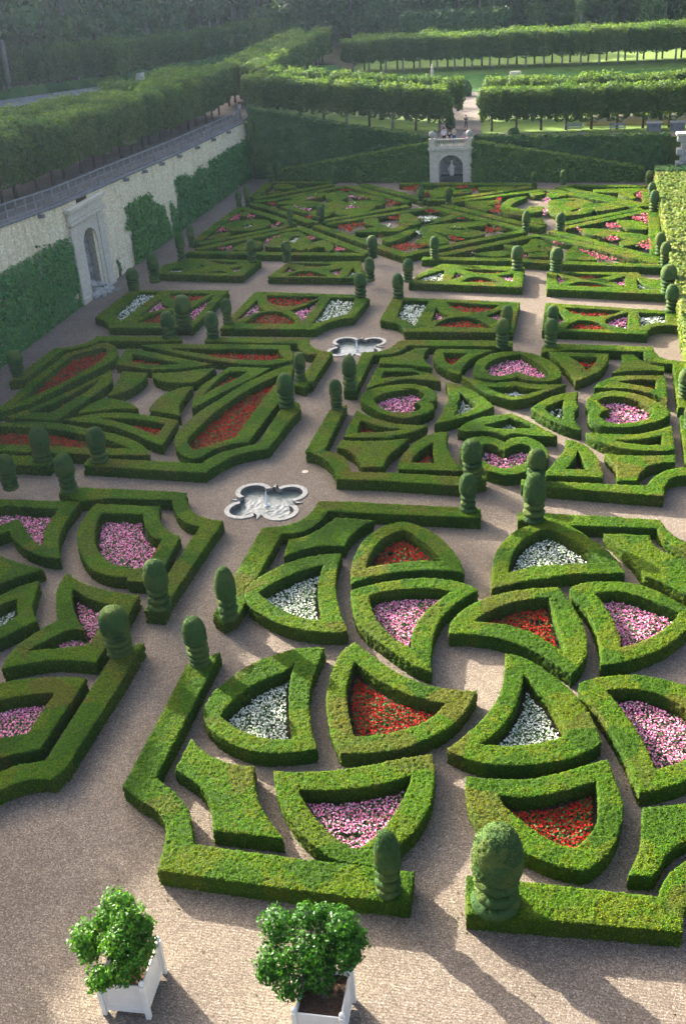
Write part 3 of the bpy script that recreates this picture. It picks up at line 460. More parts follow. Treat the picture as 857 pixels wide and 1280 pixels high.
 ('D7', 0.65, '-7.45,59.70 -6.37,59.11~ -5.39,58.12~ -4.19,56.06 -5.10,54.96~ -6.15,54.16~ -7.33,53.36 -7.09,54.70~ -7.05,56.00 -6.95,56.83~ -7.04,57.93~', [('white', '-6.43,58.17 -5.79,57.29~ -5.19,56.33 -5.59,55.35~ -6.36,54.70 -6.28,55.69~ -6.40,56.46 -6.27,57.06~')]),
 ('D8', 0.65, '-2.04,55.93 -1.37,57.12~ -0.49,58.06~ 0.61,58.52 0.49,57.41~ 0.65,56.27 0.42,55.13~ 0.54,54.06~ 0.83,53.08 -0.02,53.54~ -0.98,54.47~', [('white', '-1.29,55.97 -0.76,56.76~ -0.17,57.28 -0.24,56.41~ -0.13,55.66 -0.22,54.55 -0.70,54.88~')]),
 ('D9', 0.65, '-8.70,65.46 -7.38,65.50~ -4.89,65.40 -5.96,64.27~ -6.51,62.88~ -6.66,61.00 -7.36,61.42~ -8.26,62.58~ -8.75,63.99~', [('red', '-8.18,64.78 -6.61,64.78 -6.94,63.81~ -7.16,63.04 -7.40,62.50 -7.83,63.30~')]),
 ('D10', 0.65, '-1.33,65.19 0.18,65.12 2.48,64.95 2.38,63.66~ 1.92,62.06~ 1.13,60.89~ 0.44,60.22 -0.18,62.31~ -0.79,63.78~', [('red', '-0.06,64.44 1.78,64.34 1.53,63.06~ 1.09,61.96 0.64,63.25~')]),
 ('D11', 0.65, '-6.44,52.38 -6.33,50.85~ -6.00,49.57~ -5.13,47.92 -5.10,47.62 -8.50,47.63 -8.53,48.91~ -8.25,50.39~ -7.70,51.61~ -7.05,52.26~', [('red', '-7.07,50.97 -6.90,49.67~ -6.60,48.45 -7.92,48.40 -7.78,49.60~')]),
 ('D12', 0.65, '0.01,51.87 -0.04,50.63~ -0.41,49.35~ -0.96,47.76 -0.92,47.47 1.40,47.51 1.90,47.43 1.86,48.60~ 1.48,50.26~ 0.86,51.35~', [('red', '0.64,50.68 0.45,49.41~ 0.01,48.27 1.14,48.28 0.91,49.44~')]),
 ('D13', 0.65, '-12.22,58.34 -12.19,61.90 -9.59,61.93~ -9.93,61.71~ -8.57,61.08~ -7.74,59.75 -8.85,60.03~ -10.10,60.08~ -11.24,59.38~ -11.67,59.00~', [('red', '-11.62,61.31 -9.49,61.27~ -9.20,60.81 -10.17,60.52~ -11.38,60.18~ -11.60,60.10')]),
 ('D14', 0.65, '1.51,59.17 1.90,60.12~ 2.93,61.08~ 4.25,61.28~ 5.75,61.24 5.63,57.49 4.88,58.43~ 3.79,59.03~ 2.50,59.18~', [('red', '2.83,60.16 3.84,60.59~ 5.16,60.58 5.06,59.03 4.19,59.66~')]),
 ('D15', 0.65, '-12.16,55.09 -11.06,54.13~ -9.60,53.33~ -8.34,53.21~ -7.68,53.16 -8.51,52.16~ -9.54,51.57~ -9.30,51.45~ -12.19,51.31', [('red', '-11.63,53.70 -10.34,52.89~ -8.99,52.54 -10.20,52.10~ -11.55,51.95')]),
 ('D16', 0.65, '1.07,52.73 2.18,52.68~ 3.56,52.69~ 4.61,53.18~ 5.62,54.02 5.58,50.87 4.49,50.71~ 3.16,50.86~ 1.96,51.55~', [('red', '2.44,51.98 3.54,51.99~ 4.29,52.29~ 5.05,52.70 4.96,51.50 3.72,51.46~')]),
 ('D17', 0.65, '-12.19,62.70 -12.23,63.73 -11.32,63.97~ -10.67,64.65~ -10.12,65.66~ -10.32,65.62 -9.26,65.65 -9.42,64.57~ -9.31,63.61~ -8.57,62.06 -10.04,62.47~ -11.81,62.68~', []),
 ('D18', 0.65, '3.28,64.81 4.03,64.83 4.51,63.73~ 5.12,63.08~ 5.77,62.83 5.72,62.06 4.29,62.11~ 2.59,61.61 3.17,62.89~', []),
 ('D19', 0.65, '-12.23,50.88 -10.79,50.89~ -9.71,51.05~ -8.50,51.41 -8.93,50.12~ -9.27,49.13~ -9.30,47.83 -10.45,47.66 -10.96,48.92~ -11.48,49.58~ -12.28,49.94', []),
 ('D20', 0.65, '2.01,50.27 3.47,50.09~ 5.58,50.32 5.52,49.45 4.54,49.22~ 3.86,48.43~ 3.56,47.25 2.58,47.17 2.58,48.81 2.24,49.69~', []),
 ('S1', 0.6, '-36.23,71.85 -36.10,78.69 -27.44,78.79 -27.40,69.53 -34.03,69.41 -34.79,70.74~', [('white', '-34.90,72.59 -35.00,78.10 -33.33,78.24 -33.65,71.00'), ('pink', '-32.79,71.02 -32.50,76.63 -31.77,75.08~ -30.77,74.28 -32.14,73.09~'), ('red', '-32.24,78.04 -28.76,77.84 -29.97,75.72~ -31.36,76.31~'), ('red', '-32.28,70.65 -31.39,73.06~ -30.34,73.50 -29.30,70.62'), ('pink', '-28.25,77.84 -27.85,70.84 -29.18,73.64 -28.78,75.72~')]),
 ('S2', 0.6, '-25.25,69.44 -25.09,78.40 -16.73,77.54 -15.32,76.55 -15.71,72.01 -17.04,71.27~ -17.94,69.37', [('white', '-18.50,76.83 -16.49,76.74 -16.20,73.07 -17.07,72.08~ -18.51,70.63'), ('pink', '-24.63,71.17 -24.32,76.35 -23.59,74.49~ -22.96,73.68 -23.84,72.47~'), ('red', '-23.87,77.41 -19.42,77.07 -20.52,75.05~ -21.92,74.68~ -23.18,75.74~'), ('red', '-23.71,70.54 -22.99,73.14~ -21.87,73.37~ -20.19,71.65~ -19.90,70.52'), ('pink', '-19.24,76.64 -19.34,70.82 -20.24,72.73~ -21.03,73.65 -20.05,74.96~')]),
 ('S3', 0.6, '-13.63,71.40 -13.57,76.92 -3.77,75.70 -3.88,68.99 -11.47,69.02 -11.86,70.21~ -12.44,70.89~', [('white', '-12.64,76.14 -10.59,75.91 -10.90,70.10 -11.69,71.35~ -12.49,72.05'), ('pink', '-9.91,75.01 -9.41,73.27~ -8.60,72.51 -9.83,71.17'), ('red', '-9.29,75.78 -5.24,74.95 -6.21,73.47~ -7.57,73.37~ -8.64,74.36~'), ('red', '-9.50,70.17 -8.76,71.80~ -7.45,72.23~ -6.30,71.43~ -5.38,69.85'), ('pink', '-5.03,73.95 -4.98,71.44 -6.00,72.50')]),
 ('S4', 0.6, '-1.88,75.58 6.57,73.83 7.32,73.22 7.20,70.53 6.01,70.63~ 5.30,70.00~ 5.06,68.80 0.78,69.27 -1.92,69.41', [('white', '4.64,73.40 6.47,73.21 6.36,71.29 5.54,71.09~ 4.70,70.30'), ('pink', '-0.88,73.35 -0.32,71.59 -0.88,70.79'), ('red', '-0.58,74.54 3.49,73.80 2.57,72.72~ 1.41,72.50~ 0.37,73.03~'), ('red', '-0.35,69.82 0.39,71.52~ 1.41,71.54~ 2.41,70.57~ 3.02,69.70'), ('pink', '3.97,73.39 3.82,69.90 2.30,71.35~')]),
 ('S5', 0.6, '-35.58,83.54 -35.86,86.29 -34.24,88.44 -27.11,87.41 -27.48,82.69 -29.86,82.84', [('white', '-34.74,84.28 -34.81,85.27 -33.46,85.13 -33.54,84.04'), ('pink', '-32.47,85.00 -32.38,86.44 -31.71,85.53'), ('red', '-31.91,87.56 -29.05,86.92 -30.00,86.27~'), ('red', '-30.98,83.73 -30.04,84.30~ -29.01,83.59'), ('pink', '-29.38,85.07 -28.25,85.97 -28.35,83.92')]),
 ('S6', 0.6, '-25.18,82.44 -24.49,86.76 -18.02,87.06 -17.39,84.60~ -16.89,83.39 -16.66,82.01 -17.61,82.02', [('pink', '-24.23,83.52 -24.09,85.53 -23.05,84.38'), ('red', '-23.85,86.57 -20.08,86.18 -21.72,85.37~'), ('red', '-23.54,82.74 -22.25,84.14~ -19.94,82.53'), ('pink', '-20.28,84.11 -19.21,85.20 -19.11,82.78'), ('white', '-18.34,82.50 -18.36,85.41 -17.54,82.65')]),
 ('S7', 0.6, '-12.87,80.57 -12.40,83.16 -10.81,86.02 -3.90,84.87 -3.83,79.36', [('white', '-12.54,81.43 -11.73,82.78~ -10.41,84.36 -10.27,81.10'), ('pink', '-9.44,83.59 -8.44,82.78 -9.51,81.50'), ('red', '-9.17,84.66 -4.98,83.82 -7.04,83.17~'), ('red', '-8.77,80.83 -7.56,82.19~ -5.36,80.60'), ('pink', '-4.67,83.03 -4.63,80.64 -6.01,82.48')]),
 ('S8', 0.6, '-2.05,83.51 5.03,83.22 5.53,81.86~ 6.69,81.35 6.67,77.50 -1.93,78.92', [('pink', '-1.26,83.13 -0.35,81.19 -1.15,80.21'), ('red', '-0.68,83.12 3.15,82.54 1.15,81.67~'), ('red', '-0.47,79.82 1.01,80.78~ 3.23,79.31'), ('pink', '4.00,82.28 3.89,79.45 2.70,81.10'), ('white', '4.80,82.02 5.20,80.54~ 6.40,78.73 4.85,78.83')]),
 ('leaf', 0.55, '-34.97,100.59~ -33.69,102.47~ -31.23,102.78~ -29.92,101.06~ -30.64,98.89~ -32.75,98.26~', [('white', '-32.97,99.96 -32.00,101.32 -31.56,100.39 -32.10,99.41')]),
 ('leaf', 0.55, '-34.70,105.53~ -34.23,106.62~ -33.35,105.29~ -33.72,104.29~', []),
 ('leaf', 0.55, '-34.89,95.46 -34.47,96.94~ -33.28,98.10 -33.35,95.98~', []),
 ('leaf', 0.55, '-34.47,119.24~ -34.09,120.49~ -32.99,119.94~ -31.57,118.09~ -33.05,117.24~ -34.20,118.36~', []),
 ('leaf', 0.55, '-34.28,115.08 -33.02,116.41 -32.66,115.73 -33.63,115.17', []),
 ('leaf', 0.55, '-31.12,91.88 -30.69,93.54~ -29.70,94.47~ -28.63,93.45~ -29.01,91.52~ -30.12,91.13~', []),
 ('leaf', 0.55, '-28.24,92.60 -27.92,93.71 -28.21,95.16~ -27.78,97.09~ -26.31,97.62~ -24.80,95.58~ -24.08,93.55~ -24.18,90.81~ -25.29,91.66~ -27.36,92.01~', [('white', '-26.29,94.09 -26.37,95.95~ -25.61,96.03 -25.55,93.61')]),
 ('leaf', 0.55, '-23.95,92.98~ -23.20,94.36~ -21.95,93.18~ -21.37,91.51~ -21.73,90.46~ -22.54,92.10~ -23.65,91.06', []),
 ('leaf', 0.55, '-30.78,112.01 -29.70,114.25~ -27.28,114.81~ -27.48,112.49 -29.21,110.74', []),
 ('leaf', 0.55, '-31.74,109.83~ -30.95,111.27~ -27.76,110.62~ -26.25,109.39~ -28.12,107.73~ -29.92,109.32~', []),
 ('leaf', 0.55, '-30.89,108.30 -29.82,108.94~ -27.00,105.19~ -29.27,106.75~', []),
 ('leaf', 0.55, '-27.10,114.01~ -25.78,115.47~ -24.46,112.99~ -24.70,111.11~ -25.95,111.21~', []),
 ('leaf', 0.55, '-25.99,108.64~ -25.41,111.17~ -23.60,109.17~ -23.58,107.38~ -24.41,105.69~', []),
 ('leaf', 0.55, '-24.78,114.97 -22.11,113.16~ -21.79,111.60~ -23.60,112.68', []),
 ('leaf', 0.55, '-21.94,112.76~ -20.54,112.25~ -19.95,110.33~ -21.13,110.65~', []),
 ('leaf', 0.55, '-23.75,109.91~ -22.14,110.52~ -19.74,109.58~ -20.45,107.84~ -22.69,108.02~', []),
 ('leaf', 0.55, '-26.99,106.23~ -25.76,107.19~ -24.65,106.40~ -24.81,103.69~ -26.16,103.78~', []),
 ('leaf', 0.55, '-24.34,105.35 -23.16,106.99~ -20.45,107.84 -21.39,104.80~ -23.44,104.26~', []),
 ('leaf', 0.55, '-20.55,102.10~ -19.33,102.47~ -18.65,100.39~ -17.07,98.45~ -16.54,99.64~ -15.65,99.90~ -16.21,97.51~ -17.80,97.29~ -20.61,97.44~ -19.06,99.17~ -20.09,100.47~', []),
 ('leaf', 0.55, '-17.25,104.17~ -16.32,104.44~ -14.60,100.14~ -15.92,99.60~ -17.00,101.87~ -17.25,104.50~', []),
 ('leaf', 0.55, '-15.74,102.62 -13.75,101.98~ -11.61,103.78~ -11.37,102.33~ -12.81,100.66~ -14.20,99.50~ -13.32,101.00~', []),
 ('leaf', 0.55, '-14.27,98.90~ -11.96,99.99~ -8.53,100.70~ -8.24,99.16~ -9.97,98.36~ -8.07,96.21~ -9.33,94.86~ -11.00,95.50~ -12.96,97.04~ -11.28,94.11~ -11.26,92.74~ -12.89,93.08~ -14.09,96.51~', [('white', '-11.63,98.15 -10.25,98.19 -10.03,97.47 -11.21,97.42')]),
 ('leaf', 0.55, '-17.55,94.96~ -16.64,95.77~ -15.48,97.76~ -14.65,98.32~ -15.07,95.98~ -15.75,94.59~ -16.53,93.34~', []),
 ('leaf', 0.55, '-14.22,94.24~ -13.04,94.19~ -12.71,92.26~ -13.69,92.57~', []),
 ('leaf', 0.55, '-15.58,114.09~ -14.86,115.99~ -13.32,116.23~ -12.97,114.62~ -13.92,113.93~ -13.61,112.00~ -14.60,111.12~', []),
 ('leaf', 0.55, '-13.05,114.63 -11.27,114.84~ -11.12,113.28~ -12.92,112.69', []),
 ('leaf', 0.55, '-17.14,114.63 -15.83,115.29 -15.89,113.20 -16.81,113.59', []),
 ('leaf', 0.55, '-10.51,115.95 -6.57,115.94 -6.82,114.40 -10.18,114.19', []),
 ('leaf', 0.55, '-11.35,108.88 -7.79,109.29~ -8.60,107.25~', []),
 ('leaf', 0.55, '-11.07,107.80~ -9.94,107.85~ -8.04,106.18~ -8.74,105.02~', []),
 ('leaf', 0.55, '-7.34,107.50~ -6.56,110.27~ -4.97,110.85~ -6.18,108.10~ -6.32,106.39~ -4.67,104.92~ -3.99,103.57 -5.48,102.83~ -7.13,104.44~', []),
 ('leaf', 0.55, '-4.95,112.75~ -3.84,113.52~ -3.22,112.15~ -4.13,111.38~', []),
 ('leaf', 0.55, '-2.85,112.55~ -1.34,112.58~ -1.13,111.11~ -2.77,110.00~', []),
 ('leaf', 0.55, '-2.64,108.75~ -0.37,109.79~ 1.46,108.00~ 1.71,105.63~ 1.27,103.40~ -1.31,102.47~ -2.68,104.43~ -2.28,105.94~ -2.68,107.15~', [('white', '-0.81,109.01 0.10,109.09 -0.35,108.32'), ('pink', '-0.65,104.29 0.39,105.58 0.57,104.80 -0.29,103.88')]),
 ('leaf', 0.55, '-4.63,106.12~ -3.38,106.42~ -3.05,104.84~ -4.50,103.44~', []),
 ('leaf', 0.55, '-4.43,101.95 -3.19,101.51 -2.59,99.21 -3.96,99.43', []),
 ('leaf', 0.55, '1.81,107.18 4.28,106.98~ 5.13,106.13~ 2.14,104.08~', []),
 ('leaf', 0.55, '1.65,113.42 6.30,113.57~ 6.53,112.51~ 4.40,111.69~ 1.84,112.54', []),
 ('leaf', 0.55, '4.22,111.46~ 5.51,111.93~ 6.67,113.53~ 5.65,110.90~ 5.77,109.08~ 4.55,110.17~', [('white', '4.95,111.64 5.23,111.78 5.12,111.20')]),
 ('leaf', 0.55, '3.78,100.35 6.06,99.51~ 6.27,96.82~ 4.68,97.23~ 3.91,98.82~', []),
 ('leaf', 0.55, '0.61,97.46~ 2.74,97.01~ 3.69,96.30~ 3.02,94.42~ 1.11,95.66~', []),
 ('leaf', 0.55, '3.68,95.98~ 5.57,95.24~ 6.46,94.25~ 4.87,93.40~ 3.80,94.07~', []),
 ('leaf', 0.55, '3.92,92.83~ 5.51,93.80~ 6.29,93.95 5.75,92.14~ 4.19,91.31~', []),
 ('leaf', 0.55, '-3.98,92.86~ -3.39,94.08~ -2.03,91.86~ -2.12,89.78~ -3.55,90.42~', [('red', '-3.36,91.49 -2.73,91.70 -2.94,90.87')]),
 ('leaf', 0.55, '-3.81,89.26 -2.27,89.67 -2.06,88.06 -3.75,88.11', []),
 ('leaf', 0.55, '-0.72,89.44~ 0.18,91.47~ 0.50,89.98~ 1.86,87.11~ -0.38,87.56~', []),
 ('leaf', 0.55, '-8.37,89.24~ -6.12,90.18~ -5.27,89.64~ -5.99,88.42~ -7.63,88.62~', []),
 ('leaf', 0.55, '-6.12,92.16~ -4.56,91.67~ -3.32,93.75~ -3.16,90.08~ -3.91,89.60~ -5.34,90.77~', []),
]
STRIPS = [
 ('front', 0.95, 0.6, '-35.13,90.57 -25.86,89.78 -18.00,89.27'),
 ('front', 0.95, 0.6, '-12.75,87.84 -5.11,87.14 -1.11,86.20 7.07,84.94'),
 ('side', 0.95, 0.6, '-35.56,94.13 -35.25,108.28'),
 ('side', 0.95, 0.6, '-35.28,113.35 -35.43,120.65'),
 ('side', 0.95, 0.6, '7.14,103.13 6.68,88.17'),
 ('side', 0.95, 0.6, '7.02,113.26 6.87,106.94'),
 ('slant', 0.95, 0.6, '-34.49,91.43 -31.35,94.70 -26.56,98.96'),
 ('slant', 0.95, 0.6, '-26.48,98.96 -17.89,89.47'),
 ('slant', 0.95, 0.6, '-35.12,93.53 -28.44,99.07 -27.90,100.74'),
 ('slant', 0.95, 0.6, '-35.10,107.90 -30.55,103.80 -27.51,100.46'),
 ('slant', 0.95, 0.6, '-34.42,110.06 -31.52,107.41 -25.65,101.24'),
 ('slant', 0.95, 0.6, '-34.60,110.97 -32.61,111.41 -25.74,117.93'),
 ('slant', 0.95, 0.6, '-25.36,117.89 -17.18,109.15'),
 ('slant', 0.95, 0.6, '-25.40,101.23 -16.95,107.63'),
 ('slant', 0.95, 0.6, '-24.99,99.81 -14.09,88.48'),
 ('slant', 0.95, 0.6, '-24.27,100.52 -14.52,106.67'),
 ('slant', 0.95, 0.6, '-14.36,106.66 -4.58,97.15'),
 ('slant', 0.95, 0.6, '-14.69,88.75 -4.55,96.58'),
 ('slant', 0.95, 0.6, '-11.37,88.90 -3.12,95.28'),
 ('slant', 0.95, 0.6, '-2.86,95.14 6.91,85.89'),
 ('slant', 0.95, 0.6, '-1.04,97.48 6.93,103.89'),
 ('slant', 0.95, 0.6, '-2.09,96.61 6.83,87.07'),
 ('slant', 0.95, 0.6, '-13.25,107.62 -4.99,99.37 -2.89,97.99'),
 ('slant', 0.95, 0.6, '-12.52,109.11 -3.09,113.92'),
 ('slant', 0.95, 0.6, '-2.85,113.72 6.13,105.22'),
 ('slant', 0.95, 0.6, '-1.08,99.26 6.14,104.62'),
 ('slant', 0.95, 0.6, '-1.97,115.15 6.84,105.63'),
 ('back', 0.95, 0.6, '-1.21,115.52 7.06,114.22'),
 ('slant', 0.95, 0.6, '-23.87,118.73 -17.66,112.37 -15.49,110.24'),
 ('slant', 0.95, 0.6, '-15.30,110.08 -13.11,109.89 -4.69,115.43'),
 ('back', 0.95, 0.6, '-19.51,118.60 -4.29,116.65'),
 ('slant', 0.95, 0.6, '-35.00,112.39 -32.51,114.52 -27.34,118.93'),
 ('back', 0.95, 0.6, '-34.74,120.76 -27.63,119.81'),
]
PATCHES = [
 ('rose', '-34.83,103.03 -35.04,105.42 -34.57,105.87 -34.03,103.79'),
 ('rose', '-33.62,104.44 -32.76,105.06 -32.60,103.90'),
 ('rose', '-34.93,98.24 -34.68,100.10 -33.83,98.99'),
 ('rose', '-29.87,100.47 -29.17,101.71 -28.88,100.61'),
 ('rose', '-32.64,92.14 -31.44,92.82 -31.31,91.87'),
 ('rose', '-28.93,94.98 -27.74,96.27 -27.61,95.80 -28.61,94.40'),
 ('rose', '-28.50,96.13 -27.86,96.69 -28.13,95.35'),
 ('rose', '-24.98,96.26 -23.82,95.63 -24.33,94.50'),
 ('rose', '-21.51,92.45 -20.16,91.32 -21.20,90.99'),
 ('red', '-33.31,111.43 -32.19,111.34 -31.78,109.45 -32.52,109.88'),
 ('red', '-32.63,111.38 -31.87,110.57 -32.05,109.25'),
 ('red', '-34.79,115.46 -33.40,117.77 -34.13,115.80'),
 ('pink', '-29.42,112.25 -28.22,114.07 -27.85,113.26 -28.50,111.41'),
 ('pink', '-24.66,113.90 -22.15,112.38 -22.19,111.63 -23.94,112.54'),
 ('pink', '-29.63,108.78 -27.44,107.68 -27.24,106.47 -29.03,107.80'),
 ('pink', '-23.60,107.40 -23.37,108.80 -22.10,107.99 -22.10,107.08'),
 ('red', '-20.07,111.45 -17.86,109.44 -19.34,108.13'),
 ('red', '-26.94,116.98 -24.74,116.52 -25.13,115.76'),
 ('red', '-27.18,104.42 -26.15,104.35 -26.34,103.04'),
 ('white', '-23.47,109.31 -22.98,109.85 -22.67,108.74 -23.15,108.57'),
 ('red', '-22.86,99.89 -20.48,101.20 -20.30,100.24 -21.20,97.97'),
 ('red', '-18.36,103.31 -17.30,103.77 -17.12,102.58 -18.07,102.51'),
 ('red', '-18.06,95.66 -17.75,96.04 -17.82,94.68'),
 ('red', '-16.07,92.25 -14.81,93.28 -14.06,93.09 -13.06,92.14 -15.14,90.63'),
 ('red', '-14.96,105.60 -14.51,106.52 -13.14,105.27 -14.43,104.69'),
 ('red', '-11.36,102.22 -10.94,103.34 -10.30,102.47 -10.64,101.98'),
 ('red', '-8.23,98.96 -6.08,97.96 -7.95,96.49'),
 ('red', '-11.60,96.21 -9.81,94.56 -10.80,93.66'),
 ('white', '-15.29,102.79 -14.71,103.20 -13.24,102.85 -14.26,101.01'),
 ('white', '-11.71,99.15 -10.28,99.19 -10.27,98.36 -11.49,98.54'),
 ('white', '-14.65,97.23 -14.48,97.63 -13.79,95.86 -14.38,96.35'),
 ('white', '-18.46,100.14 -17.37,100.20 -17.72,99.48'),
 ('red', '-18.88,116.76 -17.42,117.83 -17.29,115.01 -18.51,115.52'),
 ('red', '-13.14,116.99 -12.03,117.28 -11.38,116.02 -12.97,116.17'),
 ('red', '-11.26,115.61 -10.07,114.87 -11.04,114.19'),
 ('red', '-16.06,113.74 -15.45,113.68 -15.12,112.51 -15.82,112.58'),
 ('red', '-13.08,113.31 -11.35,113.91 -11.74,112.74'),
 ('red', '-8.31,109.73 -7.70,110.76 -7.32,104.53 -8.44,105.27 -8.07,106.58'),
 ('red', '-3.09,111.57 -2.96,113.27 -2.86,111.98'),
 ('pink', '-3.50,109.94 -2.68,110.28 -2.55,109.04 -2.97,107.87'),
 ('pink', '-3.23,105.16 -2.60,105.11 -2.73,103.62 -3.07,103.12'),
 ('red', '-3.22,102.55 -2.95,102.38 -3.07,100.74'),
 ('rose', '5.88,111.60 6.76,113.21 6.71,109.07 5.91,110.19'),
 ('rose', '5.09,101.65 6.74,102.97 6.62,98.79 6.08,99.50'),
 ('rose', '6.61,98.46 6.43,90.69 5.22,91.91 6.31,93.98'),
 ('rose', '2.69,99.02 4.02,99.42 4.07,97.93 3.09,97.85'),
 ('rose', '0.13,97.48 0.62,97.78 0.63,96.46'),
 ('rose', '2.40,94.47 3.67,94.85 3.96,93.78 3.33,93.37'),
 ('rose', '-1.83,93.40 -0.93,92.57 -1.55,91.87'),
 ('rose', '0.19,91.09 3.65,87.41 1.88,87.62 0.82,89.73'),
 ('rose', '-9.08,89.41 -8.52,90.05 -8.52,89.40'),
 ('rose', '-4.41,89.02 -3.46,88.75 -4.25,88.43'),
 ('rose', '1.64,105.18 1.85,105.93 1.78,104.80'),
]
